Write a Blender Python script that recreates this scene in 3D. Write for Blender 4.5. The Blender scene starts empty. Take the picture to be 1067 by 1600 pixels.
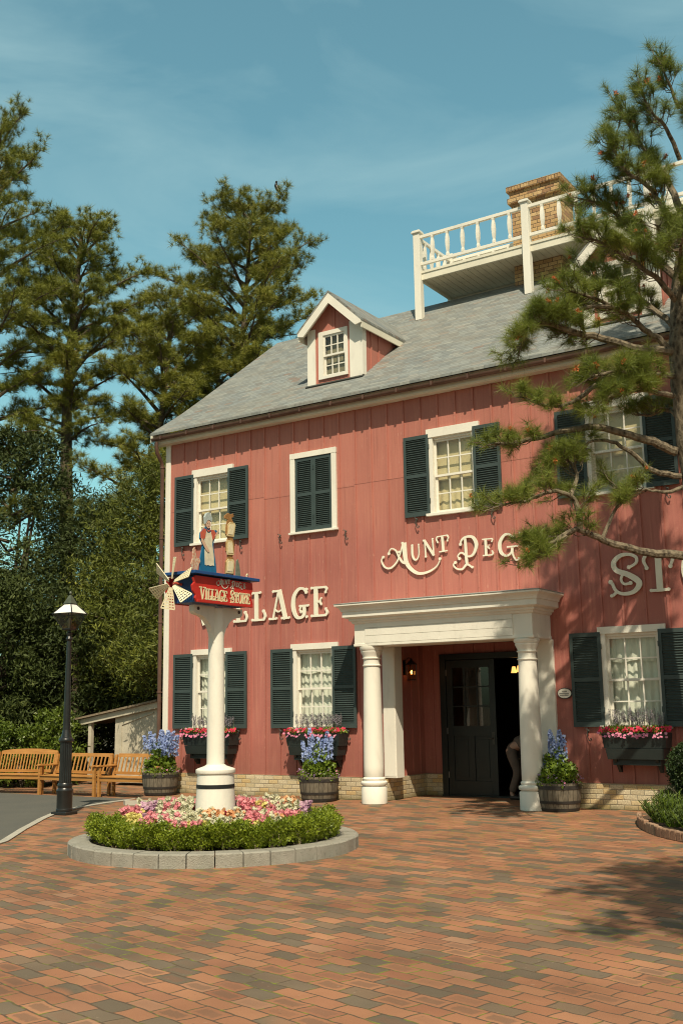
import bpy, bmesh, math, random
import numpy as np
from mathutils import Vector, Matrix, Euler
random.seed(7); RNG = np.random.default_rng(7)
C = bpy.context.scene.collection
PI = math.pi
R = math.radians

# ------------------------------------------------------------------ camera, sky, sun, exposure
YAW, PITCH, ROLL = -0.5827490, 0.1800227, -0.0161853
CAM = Vector((16.5272, -17.9982, 1.75))
fw = Vector((math.sin(YAW)*math.cos(PITCH), math.cos(YAW)*math.cos(PITCH), math.sin(PITCH)))
rt = Vector((math.cos(YAW), -math.sin(YAW), 0)); up = rt.cross(fw)
r2 = rt*math.cos(ROLL) + up*math.sin(ROLL); u2 = -rt*math.sin(ROLL) + up*math.cos(ROLL)
cd = bpy.data.cameras.new('camera'); cam = bpy.data.objects.new('camera', cd); C.objects.link(cam)
cd.sensor_fit = 'VERTICAL'; cd.sensor_height = 24.0; cd.lens = 24*1680.28/1600; cd.clip_start = .1; cd.clip_end = 3000
M = Matrix((r2, u2, -fw)).transposed().to_4x4(); M.translation = CAM; cam.matrix_world = M
bpy.context.scene.camera = cam
SUN = Vector((.70, -1.0, 1.56)).normalized()
sl = bpy.data.lights.new('sun', 'SUN'); so = bpy.data.objects.new('sun', sl); C.objects.link(so)
sl.energy = 4.8; sl.angle = R(.55); sl.color = (1.0, .87, .66)
so.rotation_euler = SUN.to_track_quat('Z', 'Y').to_euler(); so.location = (20, -20, 30)
W = bpy.data.worlds.new('World'); bpy.context.scene.world = W; W.use_nodes = True
wn = W.node_tree.nodes; wl = W.node_tree.links
bg = wn['Background']; bg.inputs[1].default_value = .13
sky = wn.new('ShaderNodeTexSky'); sky.sky_type = 'NISHITA'; sky.sun_disc = False
sky.sun_elevation = math.asin(SUN.z); sky.sun_rotation = math.atan2(SUN.x, SUN.y)
sky.altitude = 50; sky.air_density = 1.0; sky.dust_density = 3.0; sky.ozone_density = 1.0
tc = wn.new('ShaderNodeTexCoord'); mp = wn.new('ShaderNodeMapping'); mp.inputs['Scale'].default_value = (1.2, 1.2, 5.0)
mp.inputs['Rotation'].default_value = (.3, .25, .4)
nz = wn.new('ShaderNodeTexNoise'); nz.inputs['Scale'].default_value = 2.2; nz.inputs['Detail'].default_value = 8; nz.inputs['Roughness'].default_value = .55
nz.inputs['Distortion'].default_value = .6
cr = wn.new('ShaderNodeMapRange'); cr.inputs[1].default_value = .42; cr.inputs[2].default_value = .78; cr.inputs[3].default_value = 0; cr.inputs[4].default_value = .50
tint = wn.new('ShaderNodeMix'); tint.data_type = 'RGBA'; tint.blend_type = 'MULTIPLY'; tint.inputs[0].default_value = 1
sdn = wn.new('ShaderNodeVectorMath'); sdn.operation = 'DOT_PRODUCT'; sdn.inputs[1].default_value = tuple(SUN)   # sun's side of the sky tinted neutral and dimmed to deepen the shadow fill
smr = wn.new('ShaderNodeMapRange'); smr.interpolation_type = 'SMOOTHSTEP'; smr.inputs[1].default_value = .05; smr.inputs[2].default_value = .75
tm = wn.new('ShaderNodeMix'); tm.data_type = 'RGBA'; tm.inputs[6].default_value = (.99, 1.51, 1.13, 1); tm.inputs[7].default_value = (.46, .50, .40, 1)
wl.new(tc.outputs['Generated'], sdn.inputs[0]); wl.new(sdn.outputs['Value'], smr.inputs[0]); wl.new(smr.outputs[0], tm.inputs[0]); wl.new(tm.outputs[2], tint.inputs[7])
cl = wn.new('ShaderNodeMix'); cl.data_type = 'RGBA'; cl.inputs[7].default_value = (3.3, 4.9, 5.0, 1)
wl.new(tc.outputs['Generated'], mp.inputs[0]); wl.new(mp.outputs[0], nz.inputs['Vector']); wl.new(nz.outputs[0], cr.inputs[0])
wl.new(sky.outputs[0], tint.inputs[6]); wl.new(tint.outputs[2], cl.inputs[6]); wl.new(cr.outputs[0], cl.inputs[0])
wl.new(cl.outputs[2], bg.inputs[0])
bpy.context.scene.cycles.diffuse_bounces = 3; bpy.context.scene.cycles.filter_width = 1.1
vs = bpy.context.scene.view_settings
vs.view_transform = 'Standard'; vs.look = 'None'; vs.exposure = 0.1; vs.gamma = 1; vs.use_curve_mapping = False

# ------------------------------------------------------------------ materials
MATS = {}
def sub(c, f): return tuple(max(0, min(1, x*f)) for x in c[:3])
def mat(name, col, rough=.6, var=.12, scale=3.0, bump=0.0, bscale=60., metal=0.0, col2=None, spec=.4, stretch=(1, 1, 1), dirt=0, coat=0):
    if name in MATS: return MATS[name]
    m = bpy.data.materials.new(name); m.use_nodes = True; n = m.node_tree.nodes; l = m.node_tree.links
    p = n['Principled BSDF']; p.inputs['Roughness'].default_value = rough; p.inputs['Metallic'].default_value = metal
    p.inputs['Specular IOR Level'].default_value = spec
    if coat: p.inputs['Coat Weight'].default_value = coat
    t = n.new('ShaderNodeTexCoord'); mm = n.new('ShaderNodeMapping'); mm.inputs['Scale'].default_value = stretch
    l.new(t.outputs['Object'], mm.inputs[0])
    a = n.new('ShaderNodeTexNoise'); a.inputs['Scale'].default_value = scale; a.inputs['Detail'].default_value = 6
    l.new(mm.outputs[0], a.inputs['Vector'])
    r = n.new('ShaderNodeMapRange'); r.inputs[1].default_value = .3; r.inputs[2].default_value = .7
    l.new(a.outputs[0], r.inputs[0])
    mx = n.new('ShaderNodeMix'); mx.data_type = 'RGBA'
    c2 = col2 or sub(col, 1+var); mx.inputs[6].default_value = (*(sub(col, 1-var) if not col2 else col[:3]), 1); mx.inputs[7].default_value = (*c2[:3], 1)
    l.new(r.outputs[0], mx.inputs[0]); out = mx.outputs[2]
    if dirt:
        b = n.new('ShaderNodeTexNoise'); b.inputs['Scale'].default_value = scale*5; b.inputs['Detail'].default_value = 8; l.new(mm.outputs[0], b.inputs['Vector'])
        q = n.new('ShaderNodeMapRange'); q.inputs[1].default_value = .55; q.inputs[2].default_value = .8; q.inputs[4].default_value = dirt
        l.new(b.outputs[0], q.inputs[0]); mz = n.new('ShaderNodeMix'); mz.data_type = 'RGBA'; mz.inputs[7].default_value = (*sub(col, .45), 1)
        l.new(q.outputs[0], mz.inputs[0]); l.new(out, mz.inputs[6]); out = mz.outputs[2]
    l.new(out, p.inputs['Base Color'])
    if bump:
        b = n.new('ShaderNodeTexNoise'); b.inputs['Scale'].default_value = bscale; b.inputs['Detail'].default_value = 4; l.new(mm.outputs[0], b.inputs['Vector'])
        k = n.new('ShaderNodeBump'); k.inputs['Strength'].default_value = bump; k.inputs['Distance'].default_value = .01
        l.new(b.outputs[0], k.inputs['Height']); l.new(k.outputs[0], p.inputs['Normal'])
    MATS[name] = m; return m
def leafmat(name, c1, c2, c3=None, trans=.25, rough=.5, nscale=1.2):
    if name in MATS: return MATS[name]
    m = bpy.data.materials.new(name); m.use_nodes = True; n = m.node_tree.nodes; l = m.node_tree.links
    p = n['Principled BSDF']; p.inputs['Roughness'].default_value = rough; p.inputs['Specular IOR Level'].default_value = .35
    g = n.new('ShaderNodeNewGeometry'); ramp = n.new('ShaderNodeValToRGB'); e = ramp.color_ramp.elements
    e[0].color = (*c1, 1); e[1].color = (*c2, 1); e[1].position = .8
    if c3: x = e.new(.97); x.color = (*c3, 1)
    t = n.new('ShaderNodeTexCoord'); a = n.new('ShaderNodeTexNoise'); a.inputs['Scale'].default_value = nscale; a.inputs['Detail'].default_value = 2
    l.new(t.outputs['Object'], a.inputs['Vector'])
    ad = n.new('ShaderNodeMath'); ad.operation = 'MULTIPLY_ADD'; ad.inputs[1].default_value = .55
    ms = n.new('ShaderNodeMapRange'); ms.inputs[1].default_value = .3; ms.inputs[2].default_value = .7; ms.inputs[3].default_value = 0; ms.inputs[4].default_value = .45
    l.new(a.outputs[0], ms.inputs[0]); l.new(g.outputs['Random Per Island'], ad.inputs[0]); l.new(ms.outputs[0], ad.inputs[2])
    l.new(ad.outputs[0], ramp.inputs[0]); l.new(ramp.outputs[0], p.inputs['Base Color'])
    tr = n.new('ShaderNodeBsdfTranslucent'); l.new(ramp.outputs[0], tr.inputs[0]); mx = n.new('ShaderNodeMixShader'); mx.inputs[0].default_value = trans
    l.new(p.outputs[0], mx.inputs[1]); l.new(tr.outputs[0], mx.inputs[2]); l.new(mx.outputs[0], n['Material Output'].inputs[0])
    MATS[name] = m; return m
def glassmat(name, tint=(1, 1, 1), refl=.12):
    m = bpy.data.materials.new(name); m.use_nodes = True; n = m.node_tree.nodes; l = m.node_tree.links
    n.remove(n['Principled BSDF']); t = n.new('ShaderNodeBsdfTransparent'); t.inputs[0].default_value = (*tint, 1)
    g = n.new('ShaderNodeBsdfGlossy'); g.inputs['Roughness'].default_value = .03; f0 = n.new('ShaderNodeLayerWeight'); f = n.new('ShaderNodeMath'); f.operation = 'POWER'; f.inputs[1].default_value = 4.; l.new(f0.outputs['Facing'], f.inputs[0])
    a = n.new('ShaderNodeMath'); a.operation = 'ADD'; a.inputs[1].default_value = refl; a.use_clamp = True
    x = n.new('ShaderNodeMixShader'); l.new(f.outputs[0], a.inputs[0]); l.new(a.outputs[0], x.inputs[0]); l.new(t.outputs[0], x.inputs[1]); l.new(g.outputs[0], x.inputs[2])
    l.new(x.outputs[0], n['Material Output'].inputs[0]); return m
def emit(name, col, s):
    m = bpy.data.materials.new(name); m.use_nodes = True; p = m.node_tree.nodes['Principled BSDF']
    p.inputs['Base Color'].default_value = (*col, 1); p.inputs['Emission Color'].default_value = (*col, 1); p.inputs['Emission Strength'].default_value = s; return m
class NG:
    """tiny helper for node maths"""
    def __init__(s, m): s.n = m.node_tree.nodes; s.l = m.node_tree.links
    def put(s, v, sock):
        if isinstance(v, (int, float)): sock.default_value = v
        else: s.l.new(v, sock)
    def m(s, op, a, b=0., c=0.):
        x = s.n.new('ShaderNodeMath'); x.operation = op; s.put(a, x.inputs[0]); s.put(b, x.inputs[1]); s.put(c, x.inputs[2]); return x.outputs[0]
    def noise(s, vec, scale, detail=2., out=0, rough=.5):
        x = s.n.new('ShaderNodeTexNoise'); x.inputs['Scale'].default_value = scale; x.inputs['Detail'].default_value = detail; x.inputs['Roughness'].default_value = rough
        s.l.new(vec, x.inputs['Vector']); return x.outputs[out]
    def white(s, vec, out='Value'):
        x = s.n.new('ShaderNodeTexWhiteNoise'); s.l.new(vec, x.inputs['Vector']); return x.outputs[out]
    def comb(s, a, b, c=0.):
        x = s.n.new('ShaderNodeCombineXYZ'); s.put(a, x.inputs[0]); s.put(b, x.inputs[1]); s.put(c, x.inputs[2]); return x.outputs[0]
    def mix(s, f, a, b, blend='MIX'):
        x = s.n.new('ShaderNodeMix'); x.data_type = 'RGBA'; x.blend_type = blend
        s.put(f, x.inputs[0])
        for v, i in ((a, 6), (b, 7)):
            if isinstance(v, tuple): x.inputs[i].default_value = (*v, 1)
            else: s.l.new(v, x.inputs[i])
        return x.outputs[2]
    def rng(s, v, a, b, c=0., d=1., smooth=False):
        x = s.n.new('ShaderNodeMapRange'); s.put(v, x.inputs[0])
        if smooth: x.interpolation_type = 'SMOOTHSTEP'
        for i, q in enumerate((a, b, c, d)): x.inputs[i+1].default_value = q
        return x.outputs[0]
    def ramp(s, v, stops, const=False):
        x = s.n.new('ShaderNodeValToRGB'); s.l.new(v, x.inputs[0]); cr = x.color_ramp
        if const: cr.interpolation = 'CONSTANT'
        while len(cr.elements) < len(stops): cr.elements.new(.5)
        for e, (p, c) in zip(cr.elements, stops): e.position = p; e.color = (*c, 1)
        return x.outputs[0]
    def sep(s, v):
        x = s.n.new('ShaderNodeSeparateXYZ'); s.l.new(v, x.inputs[0]); return x.outputs
    def bump(s, h, strength, dist, p):
        k = s.n.new('ShaderNodeBump'); k.inputs['Strength'].default_value = strength; k.inputs['Distance'].default_value = dist
        s.l.new(h, k.inputs['Height']); s.l.new(k.outputs[0], p.inputs['Normal'])
def newmat(name, rough=.8):
    m = bpy.data.materials.new(name); m.use_nodes = True; p = m.node_tree.nodes['Principled BSDF']; p.inputs['Roughness'].default_value = rough
    p.inputs['Specular IOR Level'].default_value = .3
    g = NG(m); t = g.n.new('ShaderNodeTexCoord').outputs['Object']; return m, g, p, t

def cells(g, u, v, bw, bh, joint, wob=None, half=.5):
    """running bond: returns (cell vector, edge distance in metres)"""
    row = g.m('FLOOR', g.m('DIVIDE', v, bh)); off = g.m('MULTIPLY', g.m('FLOORED_MODULO', row, 2.), half)
    uu = g.m('ADD', g.m('DIVIDE', u, bw), off); col = g.m('FLOOR', uu)
    fu = g.m('MULTIPLY', g.m('FRACT', uu), bw); fv = g.m('MULTIPLY', g.m('FRACT', g.m('DIVIDE', v, bh)), bh)
    du = g.m('MINIMUM', fu, g.m('SUBTRACT', bw, fu)); dv = g.m('MINIMUM', fv, g.m('SUBTRACT', bh, fv))
    return g.comb(col, row), g.m('MINIMUM', du, dv), du, dv

def paving_mat():
    m, g, p, t = newmat('brick_paving', .85)
    s = g.sep(t); a = R(-14.5); ca, sa = math.cos(a), math.sin(a)
    w1 = g.noise(t, 5.5, 1., 1); ws = g.sep(w1)
    w0 = g.noise(t, .35, 1., 1); w0s = g.sep(w0)
    x = g.m('ADD', s[0], g.m('ADD', g.m('MULTIPLY', g.m('SUBTRACT', ws[0], .5), .045), g.m('MULTIPLY', g.m('SUBTRACT', w0s[0], .5), .12)))
    y = g.m('ADD', s[1], g.m('ADD', g.m('MULTIPLY', g.m('SUBTRACT', ws[1], .5), .045), g.m('MULTIPLY', g.m('SUBTRACT', w0s[1], .5), .12)))
    u = g.m('ADD', g.m('MULTIPLY', x, ca), g.m('MULTIPLY', y, sa)); v = g.m('SUBTRACT', g.m('MULTIPLY', y, ca), g.m('MULTIPLY', x, sa))
    cell, d, du, dv = cells(g, u, v, .285, .158, 0)
    r = g.white(cell); rr = g.white(g.comb(*[g.sep(cell)[1], g.sep(cell)[0]], 3.))
    big = g.noise(t, .33, 3.)
    pick = g.m('ADD', r, g.m('MULTIPLY', g.m('SUBTRACT', big, .5), .6))
    orange = g.ramp(rr, [(0, (.335, .155, .082)), (.3, (.30, .135, .073)), (.6, (.37, .182, .098)), (.85, (.27, .115, .064)), (1, (.35, .192, .115))])
    grey = g.ramp(rr, [(0, (.130, .100, .068)), (.5, (.160, .124, .085)), (1, (.195, .130, .082))])
    isg = g.rng(pick, .70, .71)
    base = g.mix(isg, orange, grey)
    # orange bricks with a flashed grey heart, some grey ones with a warm heart
    heart = g.rng(g.m('ADD', g.m('MINIMUM', du, g.m('MULTIPLY', dv, 1.25)), g.m('MULTIPLY', g.m('SUBTRACT', g.noise(t, 26., 3.), .5), .05)), .032, .058, 0, 1, True)
    hs = g.m('MULTIPLY', heart, g.rng(g.white(g.comb(g.sep(cell)[0], g.sep(cell)[1], 9.)), .6, .9, 0, .6))
    base = g.mix(hs, base, g.mix(isg, (.15, .095, .06), (.19, .10, .062)))
    grain = g.noise(t, 190., 3.); base = g.mix(1., base, g.mix(grain, (.72, .72, .72), (1.25, 1.25, 1.25)), 'MULTIPLY')
    st = g.noise(t, 1.1, 5.); base = g.mix(1., base, g.mix(g.rng(st, .3, .7), (.74, .75, .76), (1.14, 1.14, 1.14)), 'MULTIPLY')
    sp_ = g.noise(t, 17., 4.); base = g.mix(g.rng(sp_, .68, .74, 0, .5), base, (.09, .07, .05)); base = g.mix(g.rng(g.noise(t, 23., 5.), .66, .76, 0, .35), base, (.42, .33, .24))
    jn = g.noise(t, 9., 3.); jd = g.m('ADD', d, g.m('MULTIPLY', g.m('SUBTRACT', g.noise(t, 60., 2.), .5), .004))
    joint = g.rng(jd, .0045, .010, 1, 0)
    jcol = g.mix(g.rng(g.m('ADD', g.m('MULTIPLY', jn, .7), g.m('MULTIPLY', g.noise(t, .9, 2.), .45)), .56, .68), (.10, .07, .045), (.17, .19, .03))
    base = g.mix(joint, base, jcol)
    g.l.new(base, p.inputs['Base Color'])
    h = g.m('ADD', g.m('ADD', g.rng(d, 0, .014, 0, 1, True), g.m('MULTIPLY', grain, .25)), g.m('MULTIPLY', r, .25))
    g.bump(h, .55, .006, p); MATS['paving'] = m; return m
def brick_mat(name, cols, mortar, bw=.235, bh=.078, axis='xz', moss=False, jw=.006):
    m, g, p, t = newmat(name, .85); s = g.sep(t)
    u = g.m('ADD', s[0], s[1]) if axis == 'xz' else s[0]
    cell, d, du, dv = cells(g, u, s[2], bw, bh, 0); r = g.white(cell)
    n_ = len(cols); base = g.ramp(r, [(i/(n_-1), c) for i, c in enumerate(cols)])
    gr = g.noise(t, 45., 5.); base = g.mix(1., base, g.mix(g.rng(gr, .3, .7), (.7, .7, .7), (1.2, 1.2, 1.2)), 'MULTIPLY')
    j = g.rng(g.m('ADD', d, g.m('MULTIPLY', g.m('SUBTRACT', gr, .5), .006)), jw*.6, jw, 1, 0); base = g.mix(j, base, mortar)
    if moss:
        k = g.rng(g.m('ADD', s[2], g.m('MULTIPLY', g.noise(t, 3., 4.), -.25)), -.12, .02, .75, 0); base = g.mix(k, base, (.13, .12, .05))
    g.l.new(base, p.inputs['Base Color'])
    g.bump(g.m('ADD', g.rng(d, 0, .012, 0, 1, True), g.m('MULTIPLY', gr, .4)), .7, .008, p); MATS[name] = m; return m
def slate_mat():
    m, g, p, t = newmat('roof_slate', .7); s = g.sep(t)
    v = g.m('MULTIPLY', g.m('ADD', s[1], g.m('MULTIPLY', s[2], .75)), .8)   # distance up the slope
    wob = g.m('MULTIPLY', g.m('SUBTRACT', g.noise(t, 3., 2.), .5), .03)
    row = g.m('FLOOR', g.m('DIVIDE', g.m('ADD', v, wob), .118)); ro = g.white(g.comb(row, 5.))
    uu = g.m('ADD', g.m('DIVIDE', s[0], .23), g.m('MULTIPLY', ro, 7.)); col = g.m('FLOOR', uu)
    cell = g.comb(col, row); r = g.white(cell)
    fv = g.m('FRACT', g.m('DIVIDE', g.m('ADD', v, wob), .118)); fu = g.m('FRACT', uu)
    base = g.ramp(r, [(0, (.165, .18, .175)), (.25, (.21, .23, .225)), (.5, (.25, .27, .255)), (.75, (.19, .19, .175)), (.93, (.28, .295, .27)), (1., (.22, .17, .14))])
    gr = g.noise(g.comb(g.m('MULTIPLY', s[0], 1.), g.m('MULTIPLY', s[1], 6.), s[2]), 14., 5.)
    base = g.mix(1., base, g.mix(g.rng(gr, .3, .7), (.80, .80, .80), (1.14, 1.14, 1.14)), 'MULTIPLY')
    brk = g.rng(g.noise(g.comb(g.m('MULTIPLY', s[0], .6), row), 2.2, 3.), .35, .6, .30, 1.)
    dk = g.m('MAXIMUM', g.m('MULTIPLY', g.rng(fv, .05, .26, 1, 0), brk), g.m('MULTIPLY', g.rng(g.m('MINIMUM', fu, g.m('SUBTRACT', 1., fu)), .015, .03, 1, 0), .55))
    base = g.mix(g.m('MULTIPLY', dk, .9), base, (.075, .075, .07))
    st = g.noise(t, .5, 5.); base = g.mix(g.rng(st, .45, .7, 0, .35), base, (.22, .21, .17))
    g.l.new(base, p.inputs['Base Color']); g.bump(g.m('ADD', g.m('SUBTRACT', 1., fv), g.m('MULTIPLY', r, .5)), .5, .012, p); MATS['slate'] = m; return m
def wall_mat():
    m, g, p, t = newmat('red_board_paint', .62); s = g.sep(t)
    big = g.noise(t, .6, 4.); vert = g.noise(g.comb(g.m('MULTIPLY', s[0], 9.), s[1], g.m('MULTIPLY', s[2], .5)), 2., 4.)
    base = g.mix(g.rng(big, .3, .7), (.355, .122, .10), (.44, .165, .134))
    base = g.mix(g.rng(vert, .50, .72, 0, .65), base, (.49, .205, .155))
    fade = g.rng(g.m('ADD', s[2], g.m('MULTIPLY', g.noise(t, .8, 2.), .8)), 5.2, 6.2, 0, .35); base = g.mix(fade, base, (.49, .20, .14))
    panel = g.white(g.comb(g.m('FLOOR', g.m('DIVIDE', s[0], .385)), g.m('FLOOR', g.m('DIVIDE', s[2], 6.2)))); base = g.mix(1., base, g.mix(panel, (.93, .93, .93), (1.06, 1.06, 1.06)), 'MULTIPLY')
    # paint chips and runs
    ch = g.noise(g.comb(g.m('MULTIPLY', s[0], 3.), s[1], g.m('MULTIPLY', s[2], .8)), 11., 6.); base = g.mix(g.rng(ch, .66, .70, 0, .55), base, (.55, .30, .23))
    grime = g.rng(g.m('ADD', s[2], g.m('MULTIPLY', g.noise(t, 1.6, 4.), 1.2)), .9, 1.7, .45, 0); base = g.mix(grime, base, (.20, .085, .06))
    stk = g.noise(g.comb(g.m('MULTIPLY', s[0], 5.), 0., g.m('MULTIPLY', s[2], .22)), 3.5, 5.); base = g.mix(g.rng(stk, .55, .72, 0, .38), base, (.235, .085, .062))
    nx = g.m('FRACT', g.m('DIVIDE', g.m('ADD', s[0], .38), .385)); nzz = g.m('FRACT', g.m('DIVIDE', s[2], .6)); nd = g.m('MAXIMUM', g.m('MULTIPLY', g.m('ABSOLUTE', g.m('SUBTRACT', nx, .99)), .385), g.m('MULTIPLY', g.m('ABSOLUTE', g.m('SUBTRACT', nzz, .5)), .6)); base = g.mix(g.rng(nd, .006, .009, .7, 0), base, (.12, .05, .04))
    fine = g.noise(t, 60., 4.); base = g.mix(1., base, g.mix(g.rng(fine, .3, .7), (.93, .93, .93), (1.06, 1.06, 1.06)), 'MULTIPLY')
    # butt joint between upper boards
    jl = g.m('ABSOLUTE', g.m('SUBTRACT', s[2], g.m('ADD', 6.22, g.m('MULTIPLY', g.white(g.comb(g.m('FLOOR', g.m('DIVIDE', s[0], 2.3)), 2.)), -.06))))
    base = g.mix(g.rng(jl, .004, .009, .7, 0), base, (.12, .04, .03))
    g.l.new(base, p.inputs['Base Color']); g.bump(g.m('ADD', vert, g.m('MULTIPLY', fine, .3)), .25, .01, p); MATS['wall'] = m; return m
def barrel_mat():
    m, g, p, t = newmat('weathered_staves', .85); s = g.sep(t)
    ang = g.m('ARCTAN2', s[1], s[0]); k = g.m('DIVIDE', ang, 2*PI/26); fr = g.m('FRACT', k)
    r = g.white(g.comb(g.m('FLOOR', k), 1.)); base = g.ramp(r, [(0, (.125, .108, .080)), (.5, (.18, .155, .115)), (1, (.095, .083, .064))])
    gr = g.noise(g.comb(g.m('MULTIPLY', s[0], 5.), g.m('MULTIPLY', s[1], 5.), s[2]), 9., 6.); base = g.mix(1., base, g.mix(g.rng(gr, .3, .7), (.6, .6, .6), (1.25, 1.25, 1.25)), 'MULTIPLY')
    base = g.mix(g.rng(g.m('MINIMUM', fr, g.m('SUBTRACT', 1., fr)), .02, .06, 1, 0), base, (.04, .03, .02))
    g.l.new(base, p.inputs['Base Color']); g.bump(gr, .5, .01, p); MATS['barrel'] = m; return m
def bark_mat(name, c1, c2, sc=18.):
    m, g, p, t = newmat(name, .9)
    v = g.n.new('ShaderNodeTexVoronoi'); v.inputs['Scale'].default_value = sc; mp_ = g.n.new('ShaderNodeMapping'); mp_.inputs['Scale'].default_value = (1, 1, .45)
    g.l.new(t, mp_.inputs[0]); g.l.new(mp_.outputs[0], v.inputs['Vector'])
    n_ = g.noise(t, sc*2.2, 5.); f = g.m('ADD', g.m('MULTIPLY', v.outputs['Distance'], .8), g.m('MULTIPLY', n_, .6))
    g.l.new(g.mix(g.rng(f, .3, .85), c1, c2), p.inputs['Base Color']); g.bump(f, .9, .02, p); MATS[name] = m; return m

white = mat('cream_paint', (.76, .735, .65), .55, .07, 1.6, .18, 45, dirt=.20, stretch=(1, 1, .35))
white2 = mat('ivory_paint', (.70, .67, .55), .55, .08, 1.5, .1, 60, dirt=.16)
shut = mat('shutter_green_paint', (.044, .064, .062), .5, .15, 2.5, .05, 60)
blackg = mat('dark_green_board', (.018, .026, .025), .5, .2, 4)
copper = mat('brown_gutter', (.135, .075, .055), .45, .25, 4, metal=.3)
darkdoor = mat('door_green_paint', (.016, .022, .021), .42, .15, 3)
iron = mat('black_cast_iron', (.012, .014, .014), .32, .3, 8, .15, 40, spec=.6)
hookm = mat('weathered_iron', (.06, .065, .055), .6, .3, 20)
curt_w = mat('white_curtain', (.76, .80, .76), .9, .08, 5)
curt_y = mat('cream_blind', (.66, .58, .36), .9, .06, 3)
WALL = wall_mat(); SLATE = slate_mat(); PAVE = paving_mat()
BASEBR = brick_mat('cream_brick', [(.44, .37, .24), (.60, .52, .36), (.42, .35, .22), (.58, .49, .31), (.52, .37, .17), (.62, .55, .40)], (.26, .23, .17), moss=True, bh=.083)
CHIMBR = brick_mat('chimney_brick', [(.44, .28, .13), (.56, .39, .20), (.30, .17, .09), (.52, .35, .16), (.38, .22, .11)], (.10, .075, .055), .22, .095, jw=.008)
STAVE = barrel_mat()
glass = glassmat('window_glass', (.97, .97, .94), .04)
BARK = bark_mat('pine_bark', (.035, .026, .018), (.20, .165, .115), 16.)
BARK2 = bark_mat('far_bark', (.03, .023, .017), (.14, .11, .075), 6.)

# ------------------------------------------------------------------ mesh helpers
class MB:
    def __init__(s): s.v = []; s.f = []; s.smooth = False
    def add(s, vs, fs):
        o = len(s.v); s.v += [tuple(v) for v in vs]; s.f += [tuple(i+o for i in f) for f in fs]; return s
    def box(s, x0, x1, y0, y1, z0, z1, rz=0, piv=None, mtx=None):
        vs = [(x, y, z) for z in (z0, z1) for y in (y0, y1) for x in (x0, x1)]
        if rz:
            px, py = piv if piv else ((x0+x1)/2, (y0+y1)/2); c, q = math.cos(rz), math.sin(rz)
            vs = [(px+(x-px)*c-(y-py)*q, py+(x-px)*q+(y-py)*c, z) for x, y, z in vs]
        if mtx: vs = [tuple(mtx @ Vector(v)) for v in vs]
        return s.add(vs, [(0, 2, 3, 1), (4, 5, 7, 6), (0, 1, 5, 4), (2, 6, 7, 3), (0, 4, 6, 2), (1, 3, 7, 5)])
    def beam(s, a, b, w, h, upv=(0, 0, 1)):
        a = Vector(a); b = Vector(b); d = (b-a); L = d.length; d.normalize(); u = Vector(upv)
        x = d.cross(u)
        if x.length < 1e-4: x = d.cross(Vector((1, 0, 0)))
        x.normalize(); z = x.cross(d)
        m = Matrix((x, d, z)).transposed().to_4x4(); m.translation = a
        return s.box(-w/2, w/2, 0, L, -h/2, h/2, mtx=m)
    def prism(s, pts, fn, d0, d1):
        """pts 2-D polygon (ccw); fn(u, v, d) -> xyz"""
        n = len(pts); vs = [fn(u, v, d0) for u, v in pts]+[fn(u, v, d1) for u, v in pts]
        return s.add(vs, [tuple(range(n))[::-1], tuple(range(n, 2*n))]+[(i, (i+1) % n, n+(i+1) % n, n+i) for i in range(n)])
    def tube(s, pts, rad, n=8, cap=True):
        pts = [Vector(p) for p in pts]; k = len(pts)
        if not hasattr(rad, '__len__'): rad = [rad]*k
        vs = []; prev = None
        for i, p in enumerate(pts):
            d = (pts[min(i+1, k-1)]-pts[max(i-1, 0)]).normalized()
            if prev is None:
                x = d.cross(Vector((0, 0, 1)));
                if x.length < 1e-3: x = d.cross(Vector((1, 0, 0)))
            else: x = prev-d*prev.dot(d)
            x.normalize(); prev = x; y = d.cross(x)
            for j in range(n):
                a = 2*PI*j/n; vs.append(p+(x*math.cos(a)+y*math.sin(a))*rad[i])
        fs = [(i*n+j, i*n+(j+1) % n, (i+1)*n+(j+1) % n, (i+1)*n+j) for i in range(k-1) for j in range(n)]
        if cap: fs += [tuple(range(n))[::-1], tuple(range((k-1)*n, k*n))]
        return s.add(vs, fs)
    def lathe(s, prof, c=(0, 0, 0), n=32, cap=True, fl=None, ph=0):
        vs = []
        for r, z in prof:
            for j in range(n):
                a = 2*PI*j/n+ph; rr = r if not fl else r*(1-fl*(.5+.5*math.cos(j*PI)))
                vs.append((c[0]+rr*math.cos(a), c[1]+rr*math.sin(a), c[2]+z))
        k = len(prof); fs = [(i*n+j, i*n+(j+1) % n, (i+1)*n+(j+1) % n, (i+1)*n+j) for i in range(k-1) for j in range(n)]
        if cap: fs += [tuple(range(n))[::-1], tuple(range((k-1)*n, k*n))]
        return s.add(vs, fs)
    def ball(s, c, r, n=8, sz=1.):
        prof = [(r*math.sin(PI*i/n), -r*sz*math.cos(PI*i/n)) for i in range(n+1)]; prof[0] = (r*.02, prof[0][1]); prof[-1] = (r*.02, prof[-1][1])
        return s.lathe(prof, c, n+2)
    def sweep(s, prof, path):
        """horizontal moulding: prof [(out, z)], path [(x, y, nx, ny)] with outward mitre normals"""
        vs = [(x+o*nx, y+o*ny, z) for x, y, nx, ny in path for o, z in prof]; k = len(prof)
        return s.add(vs, [(i*k+j, (i+1)*k+j, (i+1)*k+j+1, i*k+j+1) for i in range(len(path)-1) for j in range(k-1)])
ORG = {}
def origin(o):
    return ORG.get(o.name, Vector((0, 0, 0))) if o else Vector((0, 0, 0))
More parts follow.
